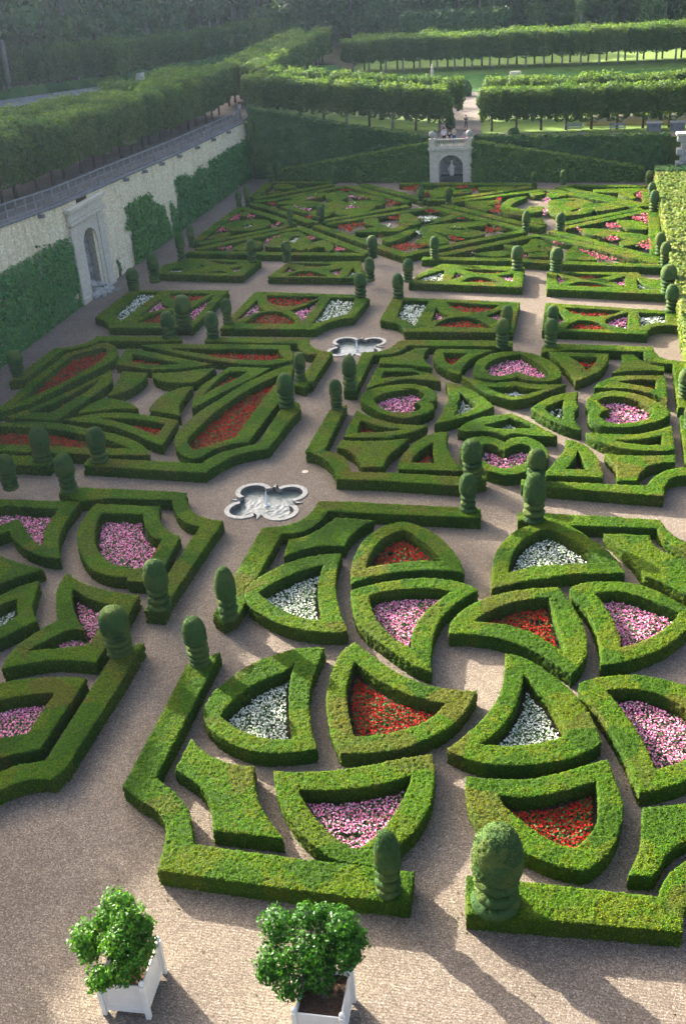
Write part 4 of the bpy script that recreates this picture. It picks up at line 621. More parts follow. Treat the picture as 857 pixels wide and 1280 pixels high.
TOPIARY = [
 (-4.48, 20.54, 2.39, 0.41, 'at the front border end left of the central path, nearest the tubs'),
 (-1.4, 20.56, 2.98, 0.75, 'big one, nearest of all, at the front border end right of the central path'),
 (-13.61, 30.38, 2.21, 0.48, 'on the far end of the long left border hedge of the fan parterre'),
 (-13.4, 33.54, 2.55, 0.45, 'loose shaggy one on its own block at the corner of the fan parterre'),
 (-16.61, 33.92, 2.38, 0.54, 'on the border end beside the pink shield bed'),
 (-17.08, 30.69, 2.18, 0.61, 'on the border end beside the small star bed of pink flowers'),
 (-1.32, 42.83, 2.52, 0.55, 'on the back border of the fan parterre, right of the central path'),
 (-4.45, 43.57, 2.02, 0.43, 'on the back border end of the fan parterre, left of the central path'),
 (-4.51, 46.79, 2.3, 0.55, 'on the front border end of the heart parterre, left of the central path'),
 (-1.39, 47.12, 1.72, 0.51, 'on the front border end of the heart parterre, right of the central path'),
 (-25.37, 43.8, 2.23, 0.52, 'yellowish one on the border end behind the pink broken heart bed'),
 (-28.78, 43.86, 2.03, 0.49, 'at the left frame edge behind the pink broken heart bed'),
 (-28.58, 47.26, 2.1, 0.58, 'on the front border of the blade parterre, left of its gap'),
 (-25.25, 47.4, 2.08, 0.55, 'on the front border of the blade parterre, right of its gap'),
 (-36.49, 59.7, 1.81, 0.54, 'on the border corner by the ivy foot, left of the red blade bed'),
 (-16.52, 55.42, 2.22, 0.53, 'at the right corner of the blade parterre beside the large red blade bed'),
 (-16.68, 59.56, 1.98, 0.41, 'on the square block end behind the large red blade bed'),
 (-13.42, 55.3, 1.87, 0.41, 'on the left border end of the heart parterre nearest the near basin'),
 (-13.26, 58.43, 2.23, 0.48, 'loose one on the block end left of the left pink heart bed'),
 (-28.49, 67.51, 1.96, 0.57, 'on the back border of the blade parterre in front of the fat topiary'),
 (-28.01, 69.47, 2.53, 0.67, 'fat one on the corner of the white striped rectangular bed'),
 (-25.09, 67.41, 2.01, 0.53, 'on the back border end of the blade parterre, right of the gap'),
 (-25.01, 70.67, 1.9, 0.43, 'slim one on the left corner of the rectangular bed before the far basin'),
 (-35.75, 78.81, 1.89, 0.56, 'slim dark one behind the white stripe, by the wall fountain'),
 (-34.74, 81.03, 2.54, 0.53, 'on the left corner of the second rectangular bed by the ivy wall'),
 (-4.35, 69.82, 1.72, 0.4, 'rear one of the pair left of the central path at the rectangular beds'),
 (-4.41, 66.05, 2.08, 0.49, 'front one of the pair left of the central path behind the hearts'),
 (-13.1, 76.87, 1.95, 0.47, 'front one of the pair beside the square white bed right of the far basin'),
 (-12.97, 81.03, 1.9, 0.46, 'rear one of the pair beside the square white bed right of the far basin'),
 (-1.23, 70.23, 1.6, 0.43, 'rear one of the pair right of the central path at the rectangular beds'),
 (-1.28, 66.43, 1.91, 0.47, 'front one of the pair right of the central path behind the hearts'),
 (6.89, 73.6, 2.01, 0.48, 'front one of the pair beside the tall right hedge at the rectangular beds'),
 (6.95, 77.91, 2.19, 0.63, 'fat one beside the tall right hedge behind the last rectangular bed'),
 (-16.11, 77.08, 1.96, 0.51, 'front one of the pair left of the cross path before the lattice'),
 (-16.11, 81.26, 1.98, 0.43, 'rear one of the pair left of the cross path before the lattice'),
 (6.64, 58.09, 1.83, 0.51, 'at the right frame edge beside the right pink heart bed'),
 (6.65, 53.76, 1.56, 0.46, 'cut by the right frame edge below the right pink heart bed'),
 (-34.5, 87.31, 2.68, 0.45, 'front one of the close pair at the lattice corner by the ivy wall'),
 (-35.35, 92.44, 2.06, 0.39, 'rear one of the close pair at the lattice corner by the ivy wall'),
 (-35.52, 108.56, 1.66, 0.36, 'left one of the tiny pair at the far left border of the lattice'),
 (-34.51, 108.49, 2.32, 0.36, 'right one of the tiny pair at the far left border of the lattice'),
 (-27.83, 87.16, 2.0, 0.48, 'on the left front border of the lattice behind a rectangular bed'),
 (-35.32, 121.05, 1.8, 0.4, 'small one at the far left corner below the ivy, before the tall back hedge'),
 (-34.66, 121.91, 2.43, 0.5, 'taller one at the far left corner before the tall back hedge'),
 (-24.64, 87.08, 1.85, 0.47, 'on the front border of the lattice, second from its left end'),
 (-27.74, 100.47, 1.62, 0.33, 'small left one of the pair at the crossing in the left half of the lattice'),
 (-24.67, 100.67, 1.75, 0.45, 'large right one of the pair at the crossing in the left half of the lattice'),
 (-17.15, 88.15, 1.97, 0.5, 'on the front corner of the lattice left of the red star'),
 (-15.59, 107.39, 1.97, 0.39, 'left one of the pair before the arched niche'),
 (-12.83, 107.88, 1.73, 0.39, 'right one of the pair before the arched niche'),
 (-11.68, 87.72, 1.94, 0.43, 'at the foot of the red star in the lattice'),
 (-4.38, 96.48, 1.91, 0.39, 'left one of the pair at the crossing right of the red star'),
 (-4.47, 84.28, 1.96, 0.54, 'thick left one of the pair where the central path meets the lattice'),
 (-1.37, 83.78, 1.94, 0.57, 'thick right one of the pair where the central path meets the lattice'),
 (-1.35, 96.65, 1.68, 0.46, 'right one of the pair at the crossing right of the red star'),
 (6.96, 88.41, 1.86, 0.46, 'rear one of the pair at the right front corner of the lattice by the tall hedge'),
 (7.15, 85.13, 1.93, 0.45, 'front one of the pair at the right front corner of the lattice by the tall hedge'),
 (7.22, 103.38, 2.03, 0.49, 'front one of three beside the far end of the tall right hedge'),
 (7.31, 109.71, 1.37, 0.39, 'middle one of three beside the far end of the tall right hedge'),
 (7.37, 115.67, 1.35, 0.41, 'rear one of three beside the far end of the tall right hedge'),
 (-4.54, 116.49, 1.4, 0.32, 'left one of the pair against the dark ramp hedge right of the niche'),
 (-1.47, 116.19, 1.55, 0.37, 'right one of the pair against the dark ramp hedge right of the niche'),
 (-27.18, 119.31, 1.93, 0.39, 'left one of the pair against the dark ramp hedge left of the niche'),
 (-24.25, 119.0, 1.74, 0.38, 'right one of the pair against the dark ramp hedge left of the niche'),
]
ORD = 'first second third fourth fifth sixth seventh eighth ninth tenth eleventh twelfth'.split()
# ------------------------------------------------------------------ ground and terraces
def T(x, y):
    """height of the upper terraces round the sunken garden"""
    left = np.interp(y, [70, 126, 170], [8.6, 6.5, 7.0])
    left = left + (7.0 - left) * np.clip((-x - 56) / 16, 0, 1)
    left = left + np.clip(-x - 92, 0, 200) * .25
    bk = np.interp(x, [-40, -17], [6.5, 4.2]) - np.clip((y - 134) / 37, 0, 1) * .9
    s = np.clip((y - 171) / 11, 0, 1); bk = bk + (5.1 - bk) * s
    z = np.where(x <= -40, left, bk)
    return z + np.clip(y - 222, 0, 400) * .13
def tz(x, y): return float(T(np.array([float(x)]), np.array([float(y)]))[0])
BASINS = [(-14.9, 44.65), (-14.6, 67.45)]
def quatrefoil(tip, rad, cc=.98, n=9):
    out = []
    for k in range(4):
        a0 = k * math.pi / 2; out.append((tip * math.cos(a0), tip * math.sin(a0), 'c'))
        c = (cc * math.cos(a0 + math.pi / 4) * 1.414, cc * math.sin(a0 + math.pi / 4) * 1.414)
        for i in range(n + 1):
            t = a0 + math.pi / 4 + R(-108 + 216 * i / n); out.append((c[0] + rad * math.cos(t), c[1] + rad * math.sin(t), 'l'))
    return out
def cdt_mesh(name, loops, z, mat, keep=None, pts=None):
    B = np.concatenate(loops); edges = []; k = 0
    for l in loops: edges += [(k + i, k + (i + 1) % len(l)) for i in range(len(l))]; k += len(l)
    A = B if pts is None else np.concatenate([B, pts])
    vs, _, fs, _, _, _ = delaunay_2d_cdt([Vector(p) for p in A.tolist()], edges, [], 0, 1e-5)
    V = np.array([tuple(v) for v in vs]); Tt = np.array([f for f in fs], np.int64); c = V[Tt].mean(1); m = inside(c, loops[0])
    for l in loops[1:]: m &= ~inside(c, l)
    return mesh_np(name, np.c_[V, np.full(len(V), z)], Tt[m], mat)
bas = [np.array([(p[0] + c[0], p[1] + c[1]) for p in quatrefoil(1.86, .84)]) for c in BASINS]
gr = link('gravel_ground', cdt_mesh('gravel_ground', [np.array([(-39.6, -60), (60, -60), (60, 127), (-39.6, 127)], float)] + bas, 0, GRAVEL)); tag(gr, kind='structure')
far = mesh_np('ground', np.array([(-2500, -2500, -.9), (2500, -2500, -.9), (2500, 2500, -.9), (-2500, 2500, -.9)]), np.array([[0, 1, 2, 3]]), WOODFLOOR); tag(link('ground', far), kind='structure')
def skew(x): return 121.35 - (x + 14.1) * .105          # the line of the back of the garden
def terrain(name, xs, ys, mat, follow=False):
    X, Y = np.meshgrid(xs, ys)
    if follow: Y = Y + np.clip(-(X + 14.1) * .105, -8, 8) * np.clip((150 - Y) / 26, 0, 1)
    Z = T(X.ravel(), Y.ravel()).reshape(X.shape); V = np.c_[X.ravel(), Y.ravel(), Z.ravel()]; nx, ny = len(xs), len(ys)
    i = (np.arange(ny - 1)[:, None] * nx + np.arange(nx - 1)).ravel()
    return tag(link(name, mesh_np(name, V, np.c_[i, i + 1, i + nx + 1, i + nx], mat, smooth=True)), kind='structure')
terrain('left_terrace', np.r_[np.linspace(-400, -100, 14), np.arange(-96, -40, 4), [-40.12]], np.r_[np.arange(-60, 66, 18), np.arange(70, 240, 4), np.linspace(250, 480, 10)], WOODFLOOR)
terrain('lawn', np.r_[[-39.98], np.arange(-38, 40, 3), np.linspace(45, 300, 12)], np.r_[[124.0, 126], np.arange(128, 171, 4), np.arange(171, 184, 1.5), np.arange(186, 240, 6)], LAWN, True)
terrain('wooded_hill', np.r_[[-39.97], np.arange(-36, 60, 6), np.linspace(70, 300, 10)], np.r_[[221], np.arange(234, 300, 8), np.linspace(310, 600, 14)], WOODFLOOR)
def sheet(name, pts, mat, dz=.05, n=14, kind='structure'):
    """a path laid on the terrace, following its height; pts = left and right edge polylines"""
    L, Rr = pts; V = []; 
    for k in range(n + 1):
        t = k / n * (len(L) - 1); i = min(int(t), len(L) - 2); f = t - i
        a = np.array(L[i]) * (1 - f) + np.array(L[i + 1]) * f; b = np.array(Rr[i]) * (1 - f) + np.array(Rr[i + 1]) * f
        for q in range(4): p = a + (b - a) * q / 3; V.append((p[0], p[1], tz(*p) + dz))
    F = [(k * 4 + q, k * 4 + q + 1, k * 4 + q + 5, k * 4 + q + 4) for k in range(n) for q in range(3)]
    return tag(link(name, mesh_np(name, np.array(V), np.array(F), mat)), kind=kind)
sheet('terrace_path', ([(-55.5, 60), (-55.5, 128), (-52, 150)], [(-40.2, 60), (-40.2, 128), (-40.2, 150)]), PINKGRAVEL, .04, 24)
sheet('balcony_path', ([(-18, skew(-18) + 3.1), (14, skew(14) + 3.1)], [(-18, skew(-18) + 6.4), (14, skew(14) + 5.4)]), PINKGRAVEL, .06, 20)
sheet('central_path', ([(-16.3, 126.5), (-18.8, 170)], [(-11.2, 126.5), (-14.6, 170)]), PINKGRAVEL, .09)
sheet('cross_path', ([(-38, 143.5), (20, 141.5)], [(-38, 140.5), (20, 139)]), PINKGRAVEL, .07, 24)
sheet('cross_path', ([(-38, 168.5), (24, 165)], [(-38, 165.5), (24, 162.5)]), PINKGRAVEL, .07, 24)
sheet('upper_gravel_walk', ([(-106, 132), (-86.5, 153.7), (-74.3, 167.1), (-64.4, 183.5), (-58.7, 226)], [(-99, 120), (-79.5, 146), (-69.5, 162), (-61, 181), (-55.5, 225)]), gravel_material('grey_gravel', (.26, .27, .27), False), .08, 36)
sheet('grass_bank', ([(-60, 182.3), (40, 176.3)], [(-60, 171.3), (40, 168.3)]), BANKGRASS, .11, 30)
sheet('pond', ([(.6, 130.6), (.6, 139)], [(34, 127.2), (34, 136)]), PONDWATER, .10, 4)
sheet('pond', ([(9.2, 143), (9.2, 160)], [(34, 142), (34, 158)]), PONDWATER, .10, 4)

# ------------------------------------------------------------------ box hedges, flower beds
DESC = {
'A_border_left': ('low border hedge', 'long L-shaped border hedge round the near left corner of the fan parterre'),
'A1': ('fan hedge', 'fan shaped ring hedge round white flowers beside the long left border hedge'),
'A2': ('fan hedge', 'fan shaped ring hedge round red flowers with its tip pointing at the fan parterre centre'),
'A3': ('fan hedge', 'fan shaped ring hedge round pink flowers touching the front border behind the small topiary'),
'A4': ('fan hedge', 'fan shaped ring hedge round white flowers just below the centre of the fan parterre'),
'A5': ('fan hedge', 'fan shaped ring hedge round red flowers right behind the big nearest topiary'),
'A6': ('fan hedge', 'fan shaped ring hedge round pink flowers cut by the right frame edge'),
'A7': ('fan hedge', 'fan shaped ring hedge round pink flowers at the upper right of the fan parterre'),
'A8': ('fan hedge', 'fan shaped ring hedge round red flowers pointing left into the centre of the fan parterre'),
'A9': ('fan hedge', 'arched ring hedge round white flowers at the foot of the topiary on the back border'),
'A_border_back_right': ('low border hedge', 'back border hedge of the fan parterre right of the central path'),
'A10': ('solid hedge', 'solid waisted box block at the upper right of the fan parterre'),
'A11': ('solid hedge', 'solid waisted box block at the upper left of the fan parterre'),
'A_border_back_left': ('low border hedge', 'back left border hedge of the fan parterre curving round the near basin'),
'A13': ('fan hedge', 'fan shaped ring hedge round white flowers behind the loose shaggy topiary'),
'A14': ('fan hedge', 'arched ring hedge round red flowers at the back of the fan parterre'),
'A15': ('fan hedge', 'fan shaped ring hedge round pink flowers below the arched red ring'),
'A16': ('solid hedge', 'solid waisted box block inside the near left corner of the fan parterre'),
'A17': ('solid hedge', 'solid waisted box block at the right frame edge near the front border'),
'A_border_front_right': ('low border hedge', 'front border hedge under the big nearest topiary, curling up at its right end'),
'B1': ('ring hedge', 'shield shaped ring hedge round pink flowers in the left parterre'),
'B2': ('ring hedge', 'broken heart ring hedge round pink flowers at the left frame edge'),
'B3': ('ring hedge', 'star shaped ring hedge with a curved spike round pink flowers'),
'B4': ('ring hedge', 'angular ring hedge round pink flowers nearest the camera at the left frame edge'),
'B5': ('solid hedge', 'pointed box block at the left frame edge between the broken heart and the white bed'),
'B6': ('ring hedge', 'ring hedge round white flowers cut by the left frame edge'),
'B_border_back': ('low border hedge', 'border hedge behind the shield bed stepping round the near basin'),
'B_border_front': ('low border hedge', 'border hedge at the near right side of the left parterre ending in a curve'),
'C_border_back_left': ('low border hedge', 'back border hedge of the blade parterre along the ivy wall path'),
'C_border_right': ('low border hedge', 'border hedge of the blade parterre turning round the far basin'),
'C_border_front': ('low border hedge', 'front border hedge of the blade parterre bending past the near basin'),
'C_border_front_left': ('low border hedge', 'short front border hedge of the blade parterre at the left frame edge'),
'C1': ('blade hedge', 'blade shaped ring hedge round red flowers nearest the ivy wall'),
'C2': ('blade hedge', 'slim blade shaped ring hedge just below the blade nearest the ivy wall'),
'C3': ('solid hedge', 'solid leaf of box lying low at the left of the blade parterre centre'),
'C4': ('blade hedge', 'ring hedge with blunt right corner and few red flowers in front of the blade parterre'),
'C5': ('blade hedge', 'long blade ring hedge behind the two front left topiaries'),
'C6': ('blade hedge', 'narrow pointed ring hedge with blunt left end in the middle back of the blade parterre'),
'C7': ('blade hedge', 'long pointed ring hedge round a red strip along the back of the blade parterre'),
'C8': ('solid hedge', 'solid curved box block left of the bare centre of the blade parterre'),
'C9': ('solid hedge', 'solid crescent of box behind the bare centre of the blade parterre'),
'C10': ('solid hedge', 'solid leaf of box right of the bare centre of the blade parterre'),
'C11': ('blade hedge', 'slim ring hedge with a sliver of red between the crescent and the large blade'),
'C12': ('blade hedge', 'largest blade ring hedge round a broad field of red flowers'),
'D_border_back_left': ('low border hedge', 'back left border hedge of the heart parterre from the far basin to the central path'),
'D_border_front_left': ('low border hedge', 'front left border hedge of the heart parterre curling in by the near basin'),
'D_border_front_right': ('low border hedge', 'front right border hedge of the heart parterre curling up at the frame edge'),
'D_border_back_right': ('low border hedge', 'back right border hedge of the heart parterre turning down along its right side'),
'D_border_right': ('low border hedge', 'short right side border hedge of the heart parterre at the frame edge'),
'D_heart_top': ('heart hedge', 'heart shaped ring hedge farthest back, its point away from the camera'),
'D_heart_left': ('heart hedge', 'heart shaped ring hedge pointing left in the heart parterre'),
'D_heart_right': ('heart hedge', 'heart shaped ring hedge pointing right in the heart parterre'),
'D_heart_bottom': ('heart hedge', 'heart shaped ring hedge pointing at the camera between two topiaries'),
'D5': ('mask hedge', 'wide pointed ring hedge with white flowers just below the farthest heart'),
'D6': ('mask hedge', 'wide pointed ring hedge with white flowers just above the nearest heart'),
'D7': ('mask hedge', 'arrow shaped ring hedge with white flowers right of the left heart'),
'D8': ('mask hedge', 'arrow shaped ring hedge with white flowers left of the right heart'),
'D9': ('petal hedge', 'petal ring hedge with red flowers left of the farthest heart'),
'D10': ('petal hedge', 'petal ring hedge with red flowers right of the farthest heart'),
'D11': ('petal hedge', 'petal ring hedge with red flowers left of the nearest heart'),
'D12': ('petal hedge', 'petal ring hedge with red flowers right of the nearest heart'),
'D13': ('lune hedge', 'narrow ring hedge with red flowers behind the left heart'),
'D14': ('lune hedge', 'narrow ring hedge with red flowers behind the right heart'),
'D15': ('lune hedge', 'narrow ring hedge with red flowers in front of the left heart'),
'D16': ('lune hedge', 'narrow ring hedge with red flowers in front of the right heart'),
'D17': ('solid hedge', 'solid waisted box block at the back left corner of the heart parterre'),
'D18': ('solid hedge', 'solid waisted box block at the back right corner of the heart parterre'),
'D19': ('solid hedge', 'solid waisted box block at the front left corner of the heart parterre'),
'D20': ('solid hedge', 'solid waisted box block at the front right corner of the heart parterre'),
'S1': ('bed frame hedge', 'rectangular hedge frame with a long white stripe by the wall fountain'),
'S2': ('bed frame hedge', 'rectangular hedge frame just left of the far basin'),
'S3': ('bed frame hedge', 'rectangular hedge frame just right of the far basin'),
'S4': ('bed frame hedge', 'rectangular hedge frame in the near row right of the central path'),
'S5': ('bed frame hedge', 'rectangular hedge frame in the rear row nearest the ivy wall'),
'S6': ('bed frame hedge', 'rectangular hedge frame in the rear row left of the cross path'),
'S7': ('bed frame hedge', 'rectangular hedge frame in the rear row left of the central path'),
'S8': ('bed frame hedge', 'rectangular hedge frame in the rear row right of the central path')}
SHORT = {'S1': 'the frame with the white stripe', 'S2': 'the frame left of the far basin', 'S3': 'the frame right of the far basin', 'S4': 'the near frame right of the central path', 'S5': 'the rear frame nearest the ivy wall', 'S6': 'the rear frame left of the cross path', 'S7': 'the rear frame left of the central path', 'S8': 'the rear frame right of the central path'}
HEDGE_GROUP = {'A': 'clipped box hedges of the fan parterre', 'B': 'clipped box hedges of the broken heart parterre', 'C': 'clipped box hedges of the blade parterre', 'D': 'clipped box hedges of the heart parterre', 'S': 'rectangular hedge frames'}
BED_GROUP = {'A': 'flower beds of the fan parterre', 'B': 'flower beds of the broken heart parterre', 'C': 'flower beds of the blade parterre', 'D': 'flower beds of the heart parterre', 'S': 'flower beds of the rectangular frames'}
LEAFCOMP = [('the lattice triangle nearest the ivy', 3), ('the back left triangle of the lattice', 2), ('the front left triangle of the lattice', 3), ('the pale pink lattice diamond', 10), ('the red star diamond of the lattice', 6),
 ('the triangle before the arched niche', 4), ('the lattice diamond right of the niche', 9), ('the back right triangle of the lattice', 2), ('the right side triangle of the lattice', 4), ('the front right triangle of the lattice', 5)]

def flower_mesh(name, poly, colour, z=.17, soil=True):
    dd = min(cam_dist(*q) for q in poly); sp = float(np.clip(dd * .0024, .088, .24)); rad = sp * .50
    lo, hi = poly.min(0), poly.max(0)
    gx, gy = np.meshgrid(np.arange(lo[0], hi[0], sp), np.arange(lo[1], hi[1], sp * .87)); gx[1::2] += sp / 2
    G = np.c_[gx.ravel(), gy.ravel()]; G += rng.uniform(-.42, .42, G.shape) * sp; G = G[inside(G, poly)]
    if len(G): G = G[dist_loop(G, poly) > (.17 if soil and dd < 58 else .06)]
    if len(G) and dd < 75:
        keep = vnoise(np.c_[G, np.zeros(len(G))], 1.7, 21) > -.85; G = G[keep]
    if len(G) == 0: G = poly.mean(0)[None, :]
    V = []; F = []; mi = []; nv = 0
    if soil:
        B = resample(poly, .5); vs, _, fs, _, _, _ = delaunay_2d_cdt([Vector(p) for p in B.tolist()], [(i, (i + 1) % len(B)) for i in range(len(B))], [], 1, 1e-5)
        S = np.array([tuple(v) for v in vs]); S = np.c_[S, np.full(len(S), .035)]; V.append(S); Ft = np.array([f for f in fs if len(f) == 3], np.int64); F.append(Ft); mi.append(np.full(len(Ft), 2)); nv = len(S)
    n = len(G)
    Fq = []; mq = []
    if n:
        z = z + float(np.clip((dd - 55) / 30, 0, 1)) * .20; zz = z + vnoise(np.c_[G, np.zeros(n)], 2.2, 9) * .055 + rng.normal(0, .032, n)
        # leaves under and between the heads
        k = 3 if dd < 60 else 2
        P = np.repeat(np.c_[G, zz - .05], k, 0) + rng.normal(0, 1, (n * k, 3)) * np.array([rad * .8, rad * .8, .035]); nn = np.tile([0, 0, 1.], (n * k, 1))
        a, f = leaf_quads(P, nn, rad * 1.5, .55); V.append(a); Fq.append(f + nv); mq.append(np.full(len(f), 1)); nv += len(a)
        # flower heads: a few overlapping petals each
        k = 5 if dd < 48 else (4 if dd < 75 else 3)
        fk = {'white': .86, 'red': .9}.get(colour, .93)
        H = G[rng.random(n) < fk]; hz = zz[:len(H)] if len(H) == n else z + vnoise(np.c_[H, np.zeros(len(H))], 2.2, 9) * .045 + rng.normal(0, .022, len(H))
        P = np.repeat(np.c_[H, hz], k, 0) + rng.normal(0, 1, (len(H) * k, 3)) * np.array([rad * .42, rad * .42, rad * .22]); nn = np.tile([-.1, -.25, 1.], (len(P), 1))
        a, f = leaf_quads(P, nn, rad * (1.05 if dd < 48 else 1.2) * (1.06 if colour == 'white' else 1), .5, 1.15); V.append(a); Fq.append(f + nv); mq.append(np.zeros(len(f))); nv += len(a)
    Fs = ([np.concatenate(F)] if F else []) + ([np.concatenate(Fq)] if Fq else []); mi = np.concatenate(mi + mq)
    return mesh_np(name, np.concatenate(V), Fs, [PETAL[colour], BEDLEAF, SOIL], mi)

comp_of = [c for c, n in LEAFCOMP for _ in range(n)]
cnt = {}; li = 0
for key, h, outer, holes in RINGS:
    o = curve(parse(outer)); hs = [curve(parse(s)) for c, s in holes]
    if key == 'leaf':
        comp = comp_of[li]; li += 1; cnt[comp] = cnt.get(comp, 0) + 1
        lab = f'low box leaf shape, {ORD[cnt[comp] - 1]} from the left in {comp}'; ob = link('box_leaf', hedge_mesh('box_leaf', o, hs, h, BOX)); tag(ob, lab, 'hedge', 'leaf shaped box pieces of the far lattice')
        where = comp
    else:
        kind, where = DESC[key]; nm = 'border_hedge' if 'border' in kind else kind.replace(' ', '_')
        if nm == 'bed_frame_hedge': nm = 'frame_hedge'
        ob = link(nm, hedge_mesh(nm, o, hs, h, BOX)); tag(ob, where, 'hedge', HEDGE_GROUP[key[0]])
    by = {}
    for (c, s), p in zip(holes, hs):
        by[c] = by.get(c, 0) + 1
        tot = sum(1 for q, _ in holes if q == c); w = 'only' if tot == 1 else ORD[by[c] - 1]
        f = link('flower_bed', flower_mesh('flower_bed', p, c))
        if key == 'leaf': lab = f'tiny {c} flower pocket inside a box leaf of {where}'
        elif tot == 1: lab = f'{c} flowers in the ' + where.replace(f' round {c} flowers', '').replace(f' with {c} flowers', '').replace('and few red flowers ', '')
        else: lab = f'{c} flowers, {w} from the back, in ' + SHORT[key]
        words = lab.split(); tag(f, ' '.join(words[:16]), 'flower bed', BED_GROUP.get(key[0], 'flower patches of the far lattice'), 'stuff')

# clippings and blown leaves lying along the foot of the near hedges
lp = []
for key, h, outer, holes in RINGS:
    o = curve(parse(outer)); 
    if key != 'leaf' and min(cam_dist(*q) for q in o) < 55:
        b = resample(o, .16); t = np.roll(b, -1, 0) - np.roll(b, 1, 0); t /= np.linalg.norm(t, axis=1)[:, None] + 1e-9; sg = 1 if area(b) > 0 else -1; nrm = np.c_[t[:, 1], -t[:, 0]] * sg
        lp.append(b + nrm * np.abs(rng.normal(.03, .09, (len(b), 1))) + rng.normal(0, .05, b.shape))
lp = np.concatenate(lp + [rng.uniform((-22, 15), (8, 44), (420, 2))]); lv, lf = leaf_quads(np.c_[lp, np.full(len(lp), .012)], np.tile([0, 0, 1.], (len(lp), 1)), .055, .25, 1.5)
tag(link('fallen_leaves', mesh_np('fallen_leaves', lv, lf, leaf_material('dry_clippings', [(0, (.05, .035, .018)), (.5, (.10, .075, .03)), (.8, (.07, .10, .02)), (1, (.20, .14, .06))], .1, .8, .03))), 'dry clippings and small leaves scattered on the gravel along the near hedges', 'leaves', None, 'stuff')
STRIPLAB = ['front border strip left of the central path', 'front border strip from the red star to the central path', 'front border strip right of the central path', 'left border strip beside the triangle by the ivy wall', 'far left border strip below the ivy corner', 'right border strip beside the rose triangle', 'short right border strip in the back right corner',
 'left slope of the front left triangle', 'right slope of the front left triangle', 'lower right side of the triangle by the ivy wall', 'upper right side of the triangle by the ivy wall', 'lower left side of the pale pink diamond', 'upper left side of the pale pink diamond', 'upper right side of the pale pink diamond', 'lower right side of the pale pink diamond',
 'lower left side of the red star diamond', 'upper left side of the red star diamond', 'upper right side of the red star diamond', 'lower right side of the red star diamond', 'left slope of the front right triangle', 'right slope of the front right triangle', 'upper side of the right rose triangle', 'lower side of the right rose triangle',
 'lower left side of the diamond right of the niche', 'upper left side of the diamond right of the niche', 'upper right side of the diamond right of the niche', 'lower right side of the diamond right of the niche', 'long side of the back right triangle', 'back border strip right of the niche', 'left side of the triangle before the niche', 'right side of the triangle before the niche', 'back border strip before the niche', 'lower side of the back left triangle', 'back border strip at the back left']
def offset_strip(P, w):
    P = np.array(P, float); L = []; Rr = []
    for i in range(len(P)):
        t = P[min(i + 1, len(P) - 1)] - P[max(i - 1, 0)]; t /= np.linalg.norm(t); n = np.array([-t[1], t[0]]); k = w / 2
        L.append(P[i] + n * k); Rr.append(P[i] - n * k)
    return np.array(L + Rr[::-1])
for i, (nm, w, h, s) in enumerate(STRIPS):
    P = [p[:2] for p in parse(s)]; hh = h + .012 * ((i * 7) % 5 - 2)
    ob = link('lattice_hedge', hedge_mesh('lattice_hedge', offset_strip(P, w), [], hh, BOX)); tag(ob, 'straight clipped hedge, ' + STRIPLAB[i] if i < len(STRIPLAB) else 'straight clipped hedge of the far lattice', 'hedge', 'straight hedges of the far lattice')
PCOMP = ['triangle by the ivy wall'] * 4 + ['front left triangle'] * 5 + ['back left corner'] * 3 + ['pale pink diamond'] * 8 + ['red star diamond'] * 12 + ['triangle before the niche'] * 5 + ['diamond right of the niche'] * 5 + ['right rose triangle'] * 5 + ['front right triangle'] * 20
pc = {}
for i, (c, s) in enumerate(PATCHES):
    p = curve(parse(s)); p = p.mean(0) + (p - p.mean(0)) * 1.14; comp = PCOMP[i]; pc[comp] = pc.get(comp, 0) + 1
    me = flower_mesh('flower_patch', p, c, .30, False)
    tag(link('flower_patch', me), f'small {c} flower patch in the {comp}, {ORD[pc[comp] - 1]} of its patches', 'flower bed', 'flower patches of the far lattice', 'stuff')

# ------------------------------------------------------------------ topiaries
def lathe_np(prof, n, seed, amp, s):
    prof = np.array(prof); t = np.linspace(0, 2 * np.pi, n, endpoint=False); R0 = np.repeat(prof[:, 0], n); Z = np.repeat(prof[:, 1], n); A = np.tile(t, len(prof)) + np.repeat(np.arange(len(prof)) % 2, n) * np.pi / n
    V = np.c_[R0 * np.cos(A), R0 * np.sin(A), Z]; nr = np.c_[np.cos(A), np.sin(A), np.zeros_like(A)]
    V = V + nr * ((vnoise(V, 2.2, seed) * .9 + vnoise(V, 7., seed + 1) * .6) * amp * np.clip(R0 / .25, 0, 1))[:, None] + rng.normal(0, 1, V.shape) * s * np.clip(R0 / .25, .08, 1)[:, None]
    i = np.arange(n); j = (i + 1) % n; F = [np.c_[k * n + i, k * n + j, (k + 1) * n + j, (k + 1) * n + i] for k in range(len(prof) - 1)]
    return V, np.concatenate(F)
def furry(name, V, F, fine, n):
    if not fine: return mesh_np(name, V, F, YEW)
    a, b, c = V[F[:, 0]], V[F[:, 1]], V[F[:, 3]]; cr = np.cross(b - a, c - a); ar = np.linalg.norm(cr, axis=1); i = rng.choice(len(F), n, p=ar / ar.sum()); u = rng.random((n, 2))
    W, L = leaf_quads(a[i] + (b - a)[i] * u[:, :1] + (c - a)[i] * u[:, 1:], cr[i] / (ar[i, None] + 1e-9) + [0, 0, .2], .026, .6, 1.6)
    return mesh_np(name, np.concatenate([V, W]), [np.concatenate([F, L + len(V)])], [YEW, YEWSPRIG], np.r_[np.zeros(len(F)), np.ones(len(L))])
